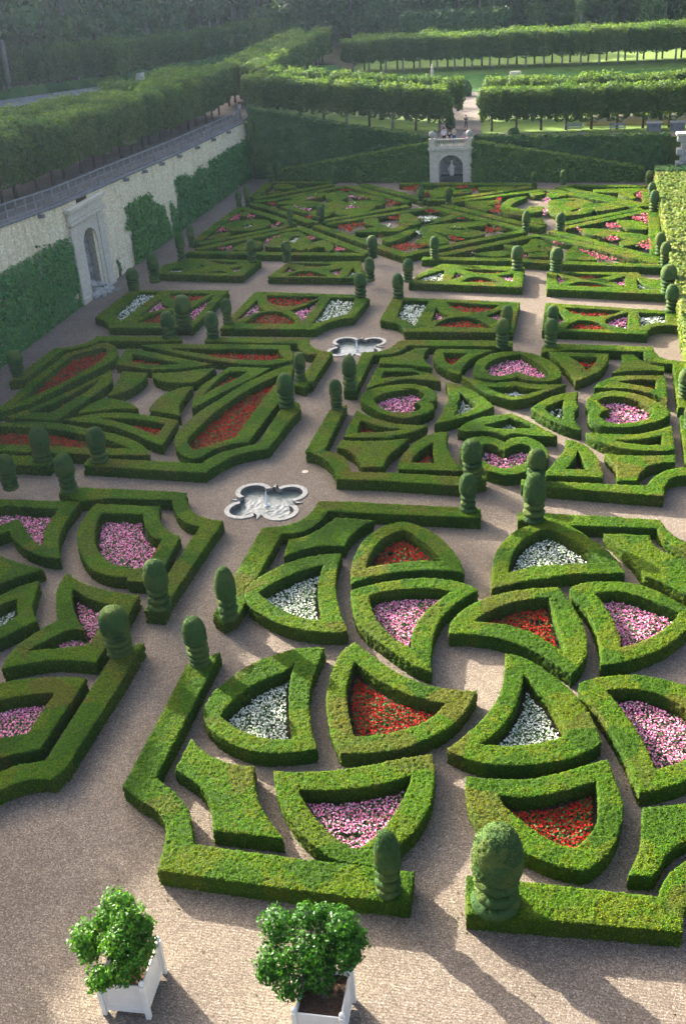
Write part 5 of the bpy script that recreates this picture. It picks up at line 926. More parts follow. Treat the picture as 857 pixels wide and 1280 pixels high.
def topiary_proto(v, fine):
    n = 52 if fine else 22; m = 26 if fine else 11; sc = 1 if fine else 1.6; tiers = 4 if v == 2 else 3; z0 = .98 + .06 * (v - 1)
    prof = [(.02, z0 - .06), (.36, z0 - .05), (.46, z0 + .0)] + [(.5 * math.cos(a) ** (.62 if v else .72) * (1 + .04 * math.sin(2 * a)), z0 + .14 + (1.86 - z0) * math.sin(a)) for a in np.linspace(-.12, math.pi / 2 * .97, m)] + [(.004, 2.0)]
    V, F = lathe_np(prof, n, 31 + v, .009, (.011 if fine else .012)); me = [furry('dome', V, F, fine, 4200)]
    hgt = (z0 - .05) / tiers
    for k in range(tiers):
        r = .47 + .03 * math.sin(v * 2 + k * 1.7); b = k * hgt - .02; mm = 8 if fine else 6
        prof = [(.02, b + .01), (r * .52, b + .015)] + [(r * (.50 + .50 * math.cos(a) ** .8), b + hgt * .5 + hgt * .43 * math.sin(a)) for a in np.linspace(-1.5, 1.5, mm)] + [(r * .52, b + hgt - .005), (.02, b + hgt)]
        V, F = lathe_np(prof, n, 41 + v + k, .022, (.011 if fine else .012)); me.append(furry('tier', V, F, fine, 800))
    return me
PROTO = {(v, f): topiary_proto(v, f) for v in range(3) for f in (0, 1)}
for i, (x, y, h, r, ph) in enumerate(TOPIARY):
    v = i % 3; near = cam_dist(x, y) < 62
    e = empty('topiary', (x, y, .56), ('clipped yew topiary ' + ph), 'topiary', 'clipped yew topiaries', rnd.uniform(0, 6.28)); e['label'] = ' '.join(e['label'].split()[:16])
    e.scale = (r / .53, r / .53, h / 2.0); e.rotation_euler = (rnd.uniform(-.03, .03), rnd.uniform(-.03, .03), rnd.uniform(0, 6.28))
    for k, me in enumerate(PROTO[(v, int(near))]): link('dome' if k == 0 else 'tier', me, e)
# ------------------------------------------------------------------ quatrefoil basins
for bi, (cx, cy) in enumerate(BASINS):
    e = empty('fountain_basin', (cx, cy, 0), ['quatrefoil stone basin with a small jet beside the fan parterre, the nearer one', 'quatrefoil stone basin with a small jet between the rectangular beds, the farther one'][bi], 'fountain', 'quatrefoil stone basins')
    O = quatrefoil(1.95, .96); I = quatrefoil(1.60, .70)
    segs = []; n = len(O) // 4
    for k in range(4):
        lobe = list(range(k * n + 1, k * n + n)); segs.append((O, I, lobe))
        a = k * n - 1; segs.append((O, I, [a % len(O), k * n, k * n + 1]))
    for s, (o, q, idx) in enumerate(segs):
        m = MB(); z1 = .05 + .005 * (s % 3); nn = len(idx)
        def sh(p, z, f=1): return (p[0] * f, p[1] * f, z)
        out = [o[i] for i in idx]; inn = [q[i] for i in idx]
        vb = [m.bm.verts.new((p[0], p[1], -.1)) for p in out]; vt = [m.bm.verts.new((p[0], p[1], z1)) for p in out]; wt = [m.bm.verts.new((p[0], p[1], z1)) for p in inn]; wb = [m.bm.verts.new((p[0], p[1], -.1)) for p in inn]
        for i in range(nn - 1):
            for a, b in ((vb, vt), (vt, wt), (wt, wb)): m.bm.faces.new((a[i], a[i + 1], b[i + 1], b[i]))
        for i in (0, nn - 1): m.bm.faces.new((vb[i], vt[i], wt[i], wb[i]))
        m.build('rim_stone', STONEGREY, e)
    m = MB(); I2 = [(p[0] * 1.0, p[1] * 1.0) for p in I]; t = [m.bm.verts.new((x, y, .03)) for x, y in I2]; b = [m.bm.verts.new((x, y, -.6)) for x, y in I2]
    for i in range(len(I2)): j = (i + 1) % len(I2); m.bm.faces.new((t[i], t[j], b[j], b[i]))
    m.build('side_wall', BASINSIDE, e)
    W = np.array([(p[0] * 1.01, p[1] * 1.01) for p in I]); gx = np.arange(-1.6, 1.6, .045); X, Y = np.meshgrid(gx, gx); Gp = np.c_[X.ravel(), Y.ravel()] + rng.uniform(-.008, .008, (X.size, 2)); Gp = Gp[inside(Gp, W)]; Gp = Gp[dist_loop(Gp, W) > .03]
    me = cdt_mesh('water', [W], -.26, BASINWATER, pts=Gp); cv = np.empty(len(me.vertices) * 3, np.float32); me.vertices.foreach_get('co', cv); cv = cv.reshape(-1, 3); rr_ = np.hypot(cv[:, 0], cv[:, 1]); cv[:, 2] += np.sin(rr_ * 24) * .005 * np.exp(-rr_ * .5) + vnoise(cv, 4.5, 77) * .016 + vnoise(cv, 9., 78) * .010
    me.vertices.foreach_set('co', cv.ravel()); me.polygons.foreach_set('use_smooth', np.ones(len(me.polygons), bool)); link('water', me, e)
    m = MB(); m.tube([(0, 0, -.4), (0, 0, .25), (.01, 0, .62)], [.06, .05, .018], 7); m.build('water_jet', SPRAY, e)
    V, F = leaf_quads(rng.normal(0, 1, (60, 3)) * np.array([.09, .09, .03]) + [0, 0, -.27], np.tile([0, 0, 1.], (60, 1)), .06, .5); link('splash', mesh_np('splash', V, F, SPRAY), e)
m = MB(); m.lathe([(.17, 0), (.17, .02), (.0, .021)], (0, 0, 0), 14); tag(m.build('drain_cover', STONEPALE, None, (-13.7, 48.15, .004)), 'small pale round drain cover in the gravel behind the near basin', 'drain')
m = MB(); m.box(-.2, .2, -.07, .07, 0, .02, .005); o = tag(m.build('drain_cover', STONEGREY, None, (-8.0, 19.75, .004)), 'small grey metal plate lying in gravel before the front border hedge', 'drain')

# ------------------------------------------------------------------ white planter tubs with evergreen shrubs
def tub(cx, cy, rz, label):
    e = empty('planter_tub', (cx, cy, 0), label, 'planter', 'white planter tubs', rz); hw, hd, H = .62, .70, 1.30
    for sx, sy in ((1, 0), (-1, 0), (0, 1), (0, -1)):
        m = MB(); L = hd - .06 if sx else hw - .06; t = .05
        def bx(a0, a1, d0, d1, z0, z1, bev=0):
            if sx: m.box(sx * d0 if sx > 0 else -d1, sx * d1 if sx > 0 else -d0, a0, a1, z0, z1, bev)
            else: m.box(a0, a1, sy * d0 if sy > 0 else -d1, sy * d1 if sy > 0 else -d0, z0, z1, bev)
        D = hw if sx else hd
        bx(-L, L, D - .055, D - .025, .16, 1.24); 
        f = m.build('panel', WHITEPAINT, e)
        for z0, z1 in ((.14, .30), (1.12, 1.26)):
            m = MB(); bx(-L, L, D - .026, D - .004, z0, z1, .008); m.build('rail', WHITEPAINT, f)
        for k in (-1, 1):
            m = MB(); bx(min(k * L, k * (L - .10)), max(k * L, k * (L - .10)), D - .026, D - .006, .302, 1.118, .008); m.build('stile', WHITEPAINT, f)
    for sx in (-1, 1):
        for sy in (-1, 1):
            m = MB(); m.box(sx * hw - .07, sx * hw + .07, sy * hd - .07, sy * hd + .07, 0, H, .012); p = m.build('post', WHITEPAINT, e)
            m = MB(); m.lathe([(.035, H - .01), (.035, H + .03), (.065, H + .06), (.078, H + .10), (.06, H + .15), (.0, H + .17)], (sx * hw, sy * hd, 0), 10); m.build('finial', WHITEPAINT, p, smooth=True)
    g = np.linspace(-1, 1, 13); X, Y = np.meshgrid(g * (hw - .05), g * (hd - .05)); V = np.c_[X.ravel(), Y.ravel(), 1.08 + rng.normal(0, .025, X.size)]; i = (np.arange(12)[:, None] * 13 + np.arange(12)).ravel()
    link('soil', mesh_np('soil', V, np.c_[i, i + 1, i + 14, i + 13], plain('tub_earth', (.075, .045, .028), .95, .1, 14, .5, bstr=.8, bdist=.04)), e)
def shrub(cx, cy, blobs, label, n):
    e = empty('shrub', (cx, cy, 1.05), label, 'shrub', 'evergreen shrubs in white tubs'); m = MB(); top = (0, 0, .75)
    m.tube([(0, 0, 0), (.03, -.02, .4), top], [.075, .06, .05], 7)
    for bx, by, bz, br in blobs: m.tube([(0, 0, .35), (bx * .45, by * .45, .45 + bz * .35), (bx, by, bz)], [.045, .03, .012], 5)
    m.build('trunk', BARK, e)
    P = []; Nn = []
    tw = sum(b[3] ** 2 for b in blobs)
    for bx, by, bz, br in blobs:
        k = int(n * br * br / tw); D = rng.normal(0, 1, (k, 3)); D /= np.linalg.norm(D, axis=1)[:, None]; rr = br * (1 - .5 * rng.random(k) ** 2.2)
        q = D * rr[:, None] * np.array([1, 1, .92]); q *= .80 * (1 + .48 * vnoise(D * 1.0 + bx * 5, 2.3, 13) + .14 * vnoise(D + by, 6, 14))[:, None]; P.append(q + [bx, by, bz]); Nn.append(D + [0, 0, .5])
    P = np.concatenate(P); Nn = np.concatenate(Nn); V, F = leaf_quads(P, Nn, .058, .75, 1.9); link('crown', mesh_np('crown', V, F, TUBLEAF), e)
tub(-10.93, 16.62, R(3), 'white panelled planter tub with ball finials, the left one with the ragged shrub')
tub(-5.52, 16.58, R(2), 'white panelled planter tub half cut by the bottom edge, holding the round shrub')
shrub(-10.93, 16.62, [(-1.22, 0.21, 0.7, 0.56), (-1.02, -0.1, 0.55, 0.39), (-0.46, 0.89, 1.3, 0.57), (-0.09, 0.6, 1.15, 0.62), (0.34, 0.62, 0.95, 0.38), (-0.14, 0.07, 0.9, 0.66), (-0.46, -0.73, 0.45, 0.47), (0.03, -0.52, 0.5, 0.47), (0.36, -0.16, 0.65, 0.52), (0.47, 0.27, 0.7, 0.36), (-0.79, 0.57, 1.05, 0.38)], 'ragged glossy evergreen shrub with a side lobe in the left white tub', 10500)
shrub(-5.52, 16.58, [(-1.37, 1.14, 1.05, 0.6), (-0.65, 1.36, 1.3, 0.46), (0.27, 1.21, 1.15, 0.68), (-1.33, 0.37, 0.7, 0.57), (-0.48, 0.59, 0.9, 0.73), (0.44, 0.76, 0.8, 0.64), (-0.83, -0.13, 0.45, 0.5), (-0.13, 0.18, 0.5, 0.5), (0.6, 1.09, 0.95, 0.5), (-0.23, 1.53, 1.35, 0.32), (-1.47, 0.1, 0.55, 0.37)], 'round bushy glossy evergreen shrub in the white tub at the bottom edge', 13000)

# ------------------------------------------------------------------ left retaining wall, portal, ivy, fence
WX = -39.6
def wz(y): return float(np.interp(y, [40, 66.7, 76, 86, 103, 128.4], [9.4, 8.85, 8.2, 7.85, 7.15, 6.5]))
e = empty('retaining_wall', (WX, 80, 0), 'tall pale rubble stone retaining wall with ivy along the left side', 'wall')
ys = np.arange(38, 127.01, 1.0)
m = MB(); f_ = [m.bm.verts.new((WX - (WX), y - 80, 0)) for y in ys]; t_ = [m.bm.verts.new((0, y - 80, wz(y))) for y in ys]; r_ = [m.bm.verts.new((-.55, y - 80, wz(y))) for y in ys]; q_ = [m.bm.verts.new((-.55, y - 80, -1)) for y in ys]
ARCH = (78.55, 81.65)
for i in range(len(ys) - 1):
    if not (78.9 < ys[i] + .5 < 81.1): m.bm.faces.new((f_[i], f_[i + 1], t_[i + 1], t_[i]))
    m.bm.faces.new((t_[i], t_[i + 1], r_[i + 1], r_[i]))
m.bm.faces.new((f_[-1], q_[-1], r_[-1], t_[-1])); m.build('masonry', RUBBLE, e)
for k, y in enumerate(np.arange(38.5, 126.5, 2.2)):
    m = MB(); y1 = min(y + 2.18, 126.9); z = wz(y + 1); m.poly([(-.62, y - 80, wz(y) + .002), (.13, y - 80, wz(y) + .002), (.13, y1 - 80, wz(y1) + .002), (-.62, y1 - 80, wz(y1) + .002), (-.62, y - 80, wz(y) + .16), (.13, y - 80, wz(y) + .15), (.13, y1 - 80, wz(y1) + .15), (-.62, y1 - 80, wz(y1) + .16)], [(0, 1, 2, 3), (4, 5, 6, 7), (0, 1, 5, 4), (1, 2, 6, 5), (2, 3, 7, 6), (3, 0, 4, 7)])
    m.build('coping_stone', STONEDARK, e)
for y in (72.5, 89, 93.5, 98, 103, 108.5, 114, 119.5): m = MB(); m.box(.0, .48, y - 80 - .17, y - 80 + .17, wz(y) - .30, wz(y) - .02, .03); m.build('water_spout', STONEDARK, e)
# the portal with its arched rockwork niche
e = empty('wall_fountain', (WX, 80, 0), 'pale stone portal with a tall arched rockwork niche set in the left wall', 'fountain')
def yz_frame(y0, y1, z0, z1, x0, x1, name, mat, bev=.02): m = MB(); m.box(x0, x1, y0 - 80, y1 - 80, z0, z1, bev); return m.build(name, mat, e)
for a, b in ((76.75, 77.95), (82.0, 83.2)):
    k = 0; z = .5
    yz_frame(a - .12, b + .12, 0, .5, .02, .36, 'plinth', STONEPALE)
    while z < 6.3: yz_frame(a, b, z, min(z + .565, 6.4), .02, .24 + .012 * (k % 2), 'pilaster_block', STONEPALE, .025); z += .58; k += 1
yz_frame(76.6, 83.35, 6.42, 6.70, .02, .46, 'architrave', STONEPALE); yz_frame(76.75, 83.2, 6.702, 7.45, .02, .30, 'frieze', STONEPALE); yz_frame(76.5, 83.45, 7.452, 7.75, .02, .55, 'cornice', STONEPALE)
m = MB(); pr = []   # spandrel plate with an arched opening
yc, hw, sp = 80.05, 1.42, 4.1
arc = [(yc - hw, .0)] + [(yc - hw * math.cos(a), sp + hw * math.sin(a)) for a in np.linspace(0, math.pi, 15)] + [(yc + hw, .0)]
outl = [(77.97, .0), (77.97, 6.4), (81.98, 6.4), (81.98, .0)]
loop = [outl[0], outl[1], outl[2], outl[3]] + arc[::-1]
B = np.array(loop); vs, _, fs, _, _, _ = delaunay_2d_cdt([Vector(p) for p in B.tolist()], [(i, (i + 1) % len(B)) for i in range(len(B))], [], 1, 1e-5)
V = np.array([(0.14, v[0] - 80, v[1]) for v in vs]); link('spandrel', mesh_np('spandrel', V, np.array([f for f in fs]), STONEPALE), e)
m = MB(); a = [m.bm.verts.new((.14, y - 80, z)) for y, z in arc]; b = [m.bm.verts.new((-.8, y - 80, z)) for y, z in arc]
for i in range(len(arc) - 1): m.bm.faces.new((a[i], a[i + 1], b[i + 1], b[i]))
m.build('arch_soffit', STONEPALE, e)
g = np.linspace(0, 1, 26); Yg, Zg = np.meshgrid(yc - 1.5 + 3.0 * np.linspace(0, 1, 18), 5.7 * g); P = np.c_[np.full(Yg.size, -.72), Yg.ravel(), Zg.ravel()]; P[:, 0] += vnoise(P, 1.8, 3) * .22 + vnoise(P, 5, 4) * .12 + np.maximum(0, .9 - P[:, 2]) * .5; P[:, 1] -= 80
i = (np.arange(25)[:, None] * 18 + np.arange(17)).ravel(); link('rockwork', mesh_np('rockwork', P, np.c_[i, i + 1, i + 19, i + 18], plain('rockwork_stone', (.30, .285, .25), .95, .1, 3.5, .6, bstr=.8, bdist=.08)), e)
m = MB()
def rock(mb, c, r, seed):
    rr = bmesh.ops.create_icosphere(mb.bm, subdivisions=2, radius=1); 
    for v in rr['verts']: k = .75 + .5 * rnd.random(); v.co = Vector(c) + Vector((v.co.x * r[0] * k, v.co.y * r[1] * k, v.co.z * r[2] * k))
for j, (x, y, z, r) in enumerate([(.35, 78.7, .2, .45), (.2, 79.6, .3, .5), (.7, 79.2, .12, .4), (.5, 80.4, .15, .42), (.2, 81.2, .25, .45), (.95, 80.0, .05, .3), (.8, 80.9, .06, .34), (.15, 80.2, .7, .42), (-.1, 79.4, 1.0, .4)]):
    m = MB(); rock(m, (x, y - 80, z), (r, r * 1.2, r * .7), j); m.build('rock', STONEGREY, e)
m = MB(); m.lathe([(.75, -.02), (.75, .03), (.0, .031)], (1.0, .9, 0), 14); m.build('pool_water', BASINWATER, e)
def ivy(poly, label, n, thick=.28, leaf=.22):
    """climber on the wall face: leaves over a (y, z) outline"""
    P = np.array(poly); lo, hi = P.min(0), P.max(0); G = rng.uniform(lo, hi, (n * 3, 2)); keep = inside(G, P) & (vnoise(np.c_[G, np.zeros(len(G))], .9, 7) > -.80); G = G[keep][:n]
    nearb = dist_loop(G, P); x = WX + .05 + thick * rng.random(len(G)) * np.clip(nearb / .8, .25, 1) + .15 * np.maximum(0, vnoise(np.c_[G, G[:, 0]], .8, 8))
    stray = rng.normal(0, .16, G.shape); G2 = G + stray * (nearb < .5)[:, None]; G2[:, 1] = np.maximum(G2[:, 1], .05)
    V, F = leaf_quads(np.c_[x, G2], np.tile([1, 0, .45], (len(G2), 1)), leaf, .45, 1.15)
    e = empty('ivy', (0, 0, 0), label, 'ivy', 'ivy patches on the left wall'); link('foliage', mesh_np('foliage', V, F, IVY), e)
    for k in range(5): y = lo[0] + (hi[0] - lo[0]) * (k + .5) / 5; m = MB(); m.tube([(WX + .04, y, 0), (WX + .05, y + .3, hi[1] * .3), (WX + .05, y - .2, hi[1] * .55)], [.05, .035, .015], 5); m.build('stem', BARK, e)
ivy([(52, 0), (52, 5.3), (59, 5.5), (65.3, 5.9), (68.7, 5.75), (71.4, 5.8), (73.5, 5.8), (76.3, 5.5), (76.7, 4.3), (76.75, 2.6), (76.7, 0)], 'broad dense ivy patch left of the stone portal', 16000)
ivy([(88.4, 0), (88.5, 1.6), (88.8, 3.4), (87.3, 3.7), (88.7, 4.2), (88.0, 5.2), (91, 5.4), (94.4, 5.1), (94.8, 4.2), (95.8, 3.6), (97.2, 3.4), (97.4, 1.8), (98.5, .9), (98.5, 0)], 'ragged ivy patch with a straggling arm just right of the portal', 5200)
ivy([(98.8, 0), (99, 3.2), (99.8, 2.6), (100.4, 1.2), (100.8, 0)], 'narrow ivy wisp standing between two larger ivy patches', 800)
ivy([(101, 0), (100.4, 1.8), (101.4, 3.4), (100.8, 4.7), (102.1, 5.1), (104.7, 4.7), (106.4, 4.3), (108.7, 4.75), (110.1, 4.3), (112.2, 4.75), (114.9, 4.6), (117.7, 4.7), (123.5, 4.6), (126.8, 4.7), (126.8, 0)], 'long ivy curtain at the far end of the left wall', 12000)
ivy([(84.7, .5), (84.65, 2.4), (84.95, 2.5), (85.0, .5)], 'single thin ivy strand between portal and ragged ivy', 26)
# timber fence on the wall
e = empty('fence', (-40.0, 80, 0), 'grey timber fence with slim posts along the top of the left wall', 'fence')
fy = np.arange(60, 126.8, 1.45)
for k, y in enumerate(fy):
    z = wz(y) + .165; m = MB(); m.box(-.06, .06, y - 80 - .06, y - 80 + .06, z, z + 1.28, .01); m.build('post', TIMBER, e)
for dz, w in ((1.20, .045), (.66, .025), (.12, .03)):
    for a, b in zip(fy, fy[1:]):
        m = MB(); m.poly([(x, y - 80, wz(y) + .165 + dz + s) for x in (-.03, .03) for y in (a + .06, b - .06) for s in (-w, w)], [(0, 1, 3, 2), (4, 5, 7, 6), (0, 1, 5, 4), (2, 3, 7, 6), (0, 2, 6, 4), (1, 3, 7, 5)]); m.build('rail', TIMBER, e)


# ------------------------------------------------------------------ tall back hedge, ramps, niche pavilion
NX0, NX1, NY = -16.5, -11.7, 121.3
def tall_hedge(name, x0, x1, dy0, dy1, ztop, label, grp):
    xs = np.linspace(x0, x1, 8); o = np.array([(x, skew(x) + dy0) for x in xs] + [(x, skew(x) + dy1) for x in xs[::-1]])
    zx = np.array([x0, x1]); me = hedge_mesh(name, o, [], 4, WALLHEDGE if name == 'tall_hedge' else RAMPHEDGE, s=.28, ztop=lambda P: np.interp(P[:, 0], ztop[0], ztop[1]), rough=1.8, sprigs=False)
    ob = link(name, me); tag(ob, label, 'hedge', grp)
    # leafy skin
    return ob
def leafskin(ob, n, size, mat, pick=lambda c, nn: np.ones(len(c), bool), name='leaf_skin'):
    me = ob.data; nv = len(me.vertices); V = np.empty(nv * 3, np.float32); me.vertices.foreach_get('co', V); V = V.reshape(-1, 3)
    me.calc_loop_triangles(); tr = np.empty(len(me.loop_triangles) * 3, np.int32); me.loop_triangles.foreach_get('vertices', tr); tr = tr.reshape(-1, 3)
    a, b, c = V[tr[:, 0]], V[tr[:, 1]], V[tr[:, 2]]; nn = np.cross(b - a, c - a); ar = np.linalg.norm(nn, axis=1); nn /= ar[:, None] + 1e-9; ar = ar * pick((a + b + c) / 3, nn); p = ar / ar.sum()
    i = rng.choice(len(tr), n, p=p); u = rng.random((n, 2)); f = u.sum(1) > 1; u[f] = 1 - u[f]; P = a[i] + (b - a)[i] * u[:, :1] + (c - a)[i] * u[:, 1:]
    W, F = leaf_quads(P + nn[i] * .03, nn[i], size, .55, 1.3); link(name, mesh_np(name, W, F, mat), ob)
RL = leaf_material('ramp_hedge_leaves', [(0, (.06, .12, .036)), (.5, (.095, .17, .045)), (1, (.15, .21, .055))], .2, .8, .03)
HL = leaf_material('tall_hedge_leaves', [(0, (.030, .070, .024)), (.5, (.048, .100, .030)), (1, (.075, .125, .036))], .15)
bl = tall_hedge('tall_hedge', -38.9, NX0 - .05, 1.9, 3.1, ([-39.4, -30, NX0], [8.5, 6.7, 4.55]), 'dark clipped hedge wall left of the niche, its top sloping down to it', 'tall clipped hedges at the back'); leafskin(bl, 9000, .20, HL)
br = tall_hedge('tall_hedge', NX1 + .05, 9.6, 1.9, 3.1, ([NX1, 10], [4.62, 4.55]), 'dark clipped hedge wall right of the niche with a level top', 'tall clipped hedges at the back'); leafskin(br, 7000, .20, HL)
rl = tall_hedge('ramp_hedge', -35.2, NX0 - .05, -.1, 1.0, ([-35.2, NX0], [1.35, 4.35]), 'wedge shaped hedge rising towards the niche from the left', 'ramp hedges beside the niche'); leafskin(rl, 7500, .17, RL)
HTOP = leaf_material('lit_rim_leaves', [(0, (.11, .19, .04)), (.5, (.17, .25, .05)), (1, (.24, .28, .08))], .3, .8, .03)  # paler leaf colour that paints a lit rim along the hedge tops
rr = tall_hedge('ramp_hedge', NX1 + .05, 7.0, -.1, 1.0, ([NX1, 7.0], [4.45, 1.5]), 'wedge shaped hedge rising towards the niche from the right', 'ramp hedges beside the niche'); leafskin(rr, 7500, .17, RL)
for q_, n_ in ((rl, 6000), (rr, 6000), (bl, 1500), (br, 1500)): leafskin(q_, n_, .15, HTOP, lambda c, nn: nn[:, 2] > .6, 'lit_rim')  # brighter skin on upward faces only, standing in for light
m = MB(); xs = np.linspace(-39.55, 60, 30); a = [m.bm.verts.new((x, skew(x) + 3.0, -1)) for x in xs]; b = [m.bm.verts.new((x, skew(x) + 3.0, tz(x, skew(x) + 4) + .02)) for x in xs]; c = [m.bm.verts.new((x, skew(x) + 4.2, tz(x, skew(x) + 4.2) + .03)) for x in xs]
for i in range(len(xs) - 1): m.bm.faces.new((a[i], a[i + 1], b[i + 1], b[i])); m.bm.faces.new((b[i], b[i + 1], c[i + 1], c[i]))
tag(m.build('terrace_edge', LAWN), kind='structure')
e = empty('niche_pavilion', (-14.1, NY, 0), 'pale stone arched niche with a balustraded balcony in the middle of the back hedge', 'pavilion'); W = 2.42
def nb(x0, x1, y0, y1, z0, z1, name, mat=STONEPALE, bev=.02, parent=None): m = MB(); m.box(x0, x1, y0, y1, z0, z1, bev); return m.build(name, mat, parent or e)
for s in (-1, 1):
    z = 0; k = 0
    while z < 3.5: x0, x1 = (s * W, s * 1.38) if s < 0 else (1.38, W); nb(x0, x1, -.06 + .02 * (k % 2), 2.6, z, z + .375, 'pier_block', bev=.03); z += .385; k += 1
arc = [(-1.36, 0)] + [(-1.36 * math.cos(t), 1.75 + 1.25 * math.sin(t)) for t in np.linspace(0, math.pi, 17)] + [(1.36, 0)]
B = np.array([(-1.379, 0), (-1.379, 3.47), (1.379, 3.47), (1.379, 0)] + arc[::-1]); vs, _, fs, _, _, _ = delaunay_2d_cdt([Vector(p) for p in B.tolist()], [(i, (i + 1) % len(B)) for i in range(len(B))], [], 1, 1e-5)
link('arch_face', mesh_np('arch_face', np.array([(v[0], .03, v[1]) for v in vs]), np.array([f for f in fs]), STONEPALE), e)
m = MB(); a = [m.bm.verts.new((x, .03, z)) for x, z in arc]; b = [m.bm.verts.new((x, 1.7, z)) for x, z in arc]
for i in range(len(arc) - 1): m.bm.faces.new((a[i], a[i + 1], b[i + 1], b[i]))
m.build('arch_vault', STONEPALE, e)
for s, (c0, c1) in enumerate(((-.14, .14),)): nb(c0, c1, -.09, .1, 3.02, 3.45, 'keystone')
nb(-1.5, 1.5, 1.7, 2.5, 0, 3.45, 'back_wall', plain('dark_niche_stone', (.30, .30, .27), .9, .1, 2, .45))  # back of the niche in a darker grey than the piers
nb(-1.2, 1.2, .35, 1.6, 0, .62, 'trough', plain('dark_trough_stone', (.07, .075, .06), .8, .2, 3, .5));  # trough in a much darker tone than the other stone
m = MB(); m.tube([(0, 1.0, .62), (0, 1.0, 1.15), (0, 1.02, 1.7), (0, 1.0, 2.02)], [.26, .34, .22, .07], 8); m.lathe([(.05, 1.95), (.15, 2.05), (.16, 2.18), (.1, 2.3), (.0, 2.33)], (0, 1.0, 0), 8); m.tube([(-.1, 1, 1.7), (-.42, .9, 1.35), (-.38, .72, 1.15)], [.09, .07, .05], 6); m.tube([(.1, 1, 1.7), (.45, .95, 1.5), (.5, .8, 1.75)], [.09, .07, .05], 6)
m.build('figure', STONEPALE, e)
nb(-2.5, 2.5, -.14, 2.6, 3.50, 3.66, 'cornice'); nb(-2.56, 2.56, -.20, 2.6, 3.662, 3.84, 'cornice')
for s in (-1, 1): 
    x0, x1 = (-2.42, -1.75) if s < 0 else (1.75, 2.42); p = nb(x0, x1, -.05, .55, 3.842, 4.72, 'balustrade_pier')
    nb(x0 - .05, x1 + .05, -.10, .60, 4.722, 4.82, 'cap', parent=p)
    m = MB(); m.lathe([(.18, 0), (.12, .10), (.30, .24), (.37, .46), (.30, .68), (.10, .80), (.0, .82)], ((x0 + x1) / 2, .25, 4.822), 12); m.build('ball_finial', STONEGREY, p, smooth=True)
nb(-1.748, 1.748, .02, .26, 3.842, 3.98, 'base_rail'); nb(-1.748, 1.748, .0, .28, 4.62, 4.76, 'hand_rail')
bal = None
for k in range(15):
    x = -1.6 + 3.2 * k / 14
    if bal is None: m = MB(); m.lathe([(.075, 0), (.05, .08), (.095, .22), (.05, .42), (.055, .52), (.08, .64)], (0, 0, 0), 8); bal = m.mesh('baluster', STONEPALE, True)
    link('baluster', bal, e, (x, .14, 3.98))
# ------------------------------------------------------------------ right hedge, right stone wall
xs = [7.9, 7.75, 7.6, 7.3, 7.05]; ysr = [115.5, 104, 92, 78, 58]
o = np.array(list(zip(xs, ysr)) + [(15, 58), (15.5, 86), (15.8, 115)])
rh = link('wide_hedge', hedge_mesh('wide_hedge', o, [], 1.8, RIGHTHEDGE, s=.2, rough=2.4, sprigs=False)); tag(rh, 'wide sunlit yellow green hedge with reddish patches along the right edge', 'hedge')
leafskin(rh, 30000, .17, HORNLEAF)
o = np.array([(7.9, 115.6), (15.8, 115.1), (16, 118.4), (8.0, 118.0)]); tag(link('end_hedge', hedge_mesh('end_hedge', o, [], 1.95, WALLHEDGE, s=.25, rough=2, sprigs=False)), 'dark low hedge closing the far end of the sunlit right hedge', 'hedge')
e = empty('stone_wall', (10.2, 119.2, 0), 'grey stone stair wall at the right end of the back hedge', 'wall')
z = 0; k = 0
while z < 4.3:
    x = .0 + .45 * (k % 2)
    while x < 12:
        w = .8 + .5 * rnd.random(); m = MB(); m.box(x + .015, x + w - .015, -.02 + .05 * rnd.random(), 1.2, z + .012, z + .66, .05); m.build('stone', STONEGREY, e); x += w
    z += .67; k += 1
m = MB(); m.box(-.15, 12.2, -.15, 1.35, 4.70, 4.95, .03); m.build('coping', STONEPALE, e)
for k, x in enumerate((-.9, 1.6)):
    e = empty('stone_pedestal', (9.0 + x, 125.6, tz(9, 125.6)), ['square stone pedestal at the left of two by the wall end', 'square stone pedestal at the right of two by the wall end'][k], 'pedestal', 'stone pedestals at the right of the terrace')
    m = MB(); m.box(-.75, .75, -.5, .5, 0, .85, .03); m.build('block', STONEDARK, e); m = MB(); m.box(-.85, .85, -.6, .6, .852, 1.0, .03); m.build('cap', STONEGREY, e)

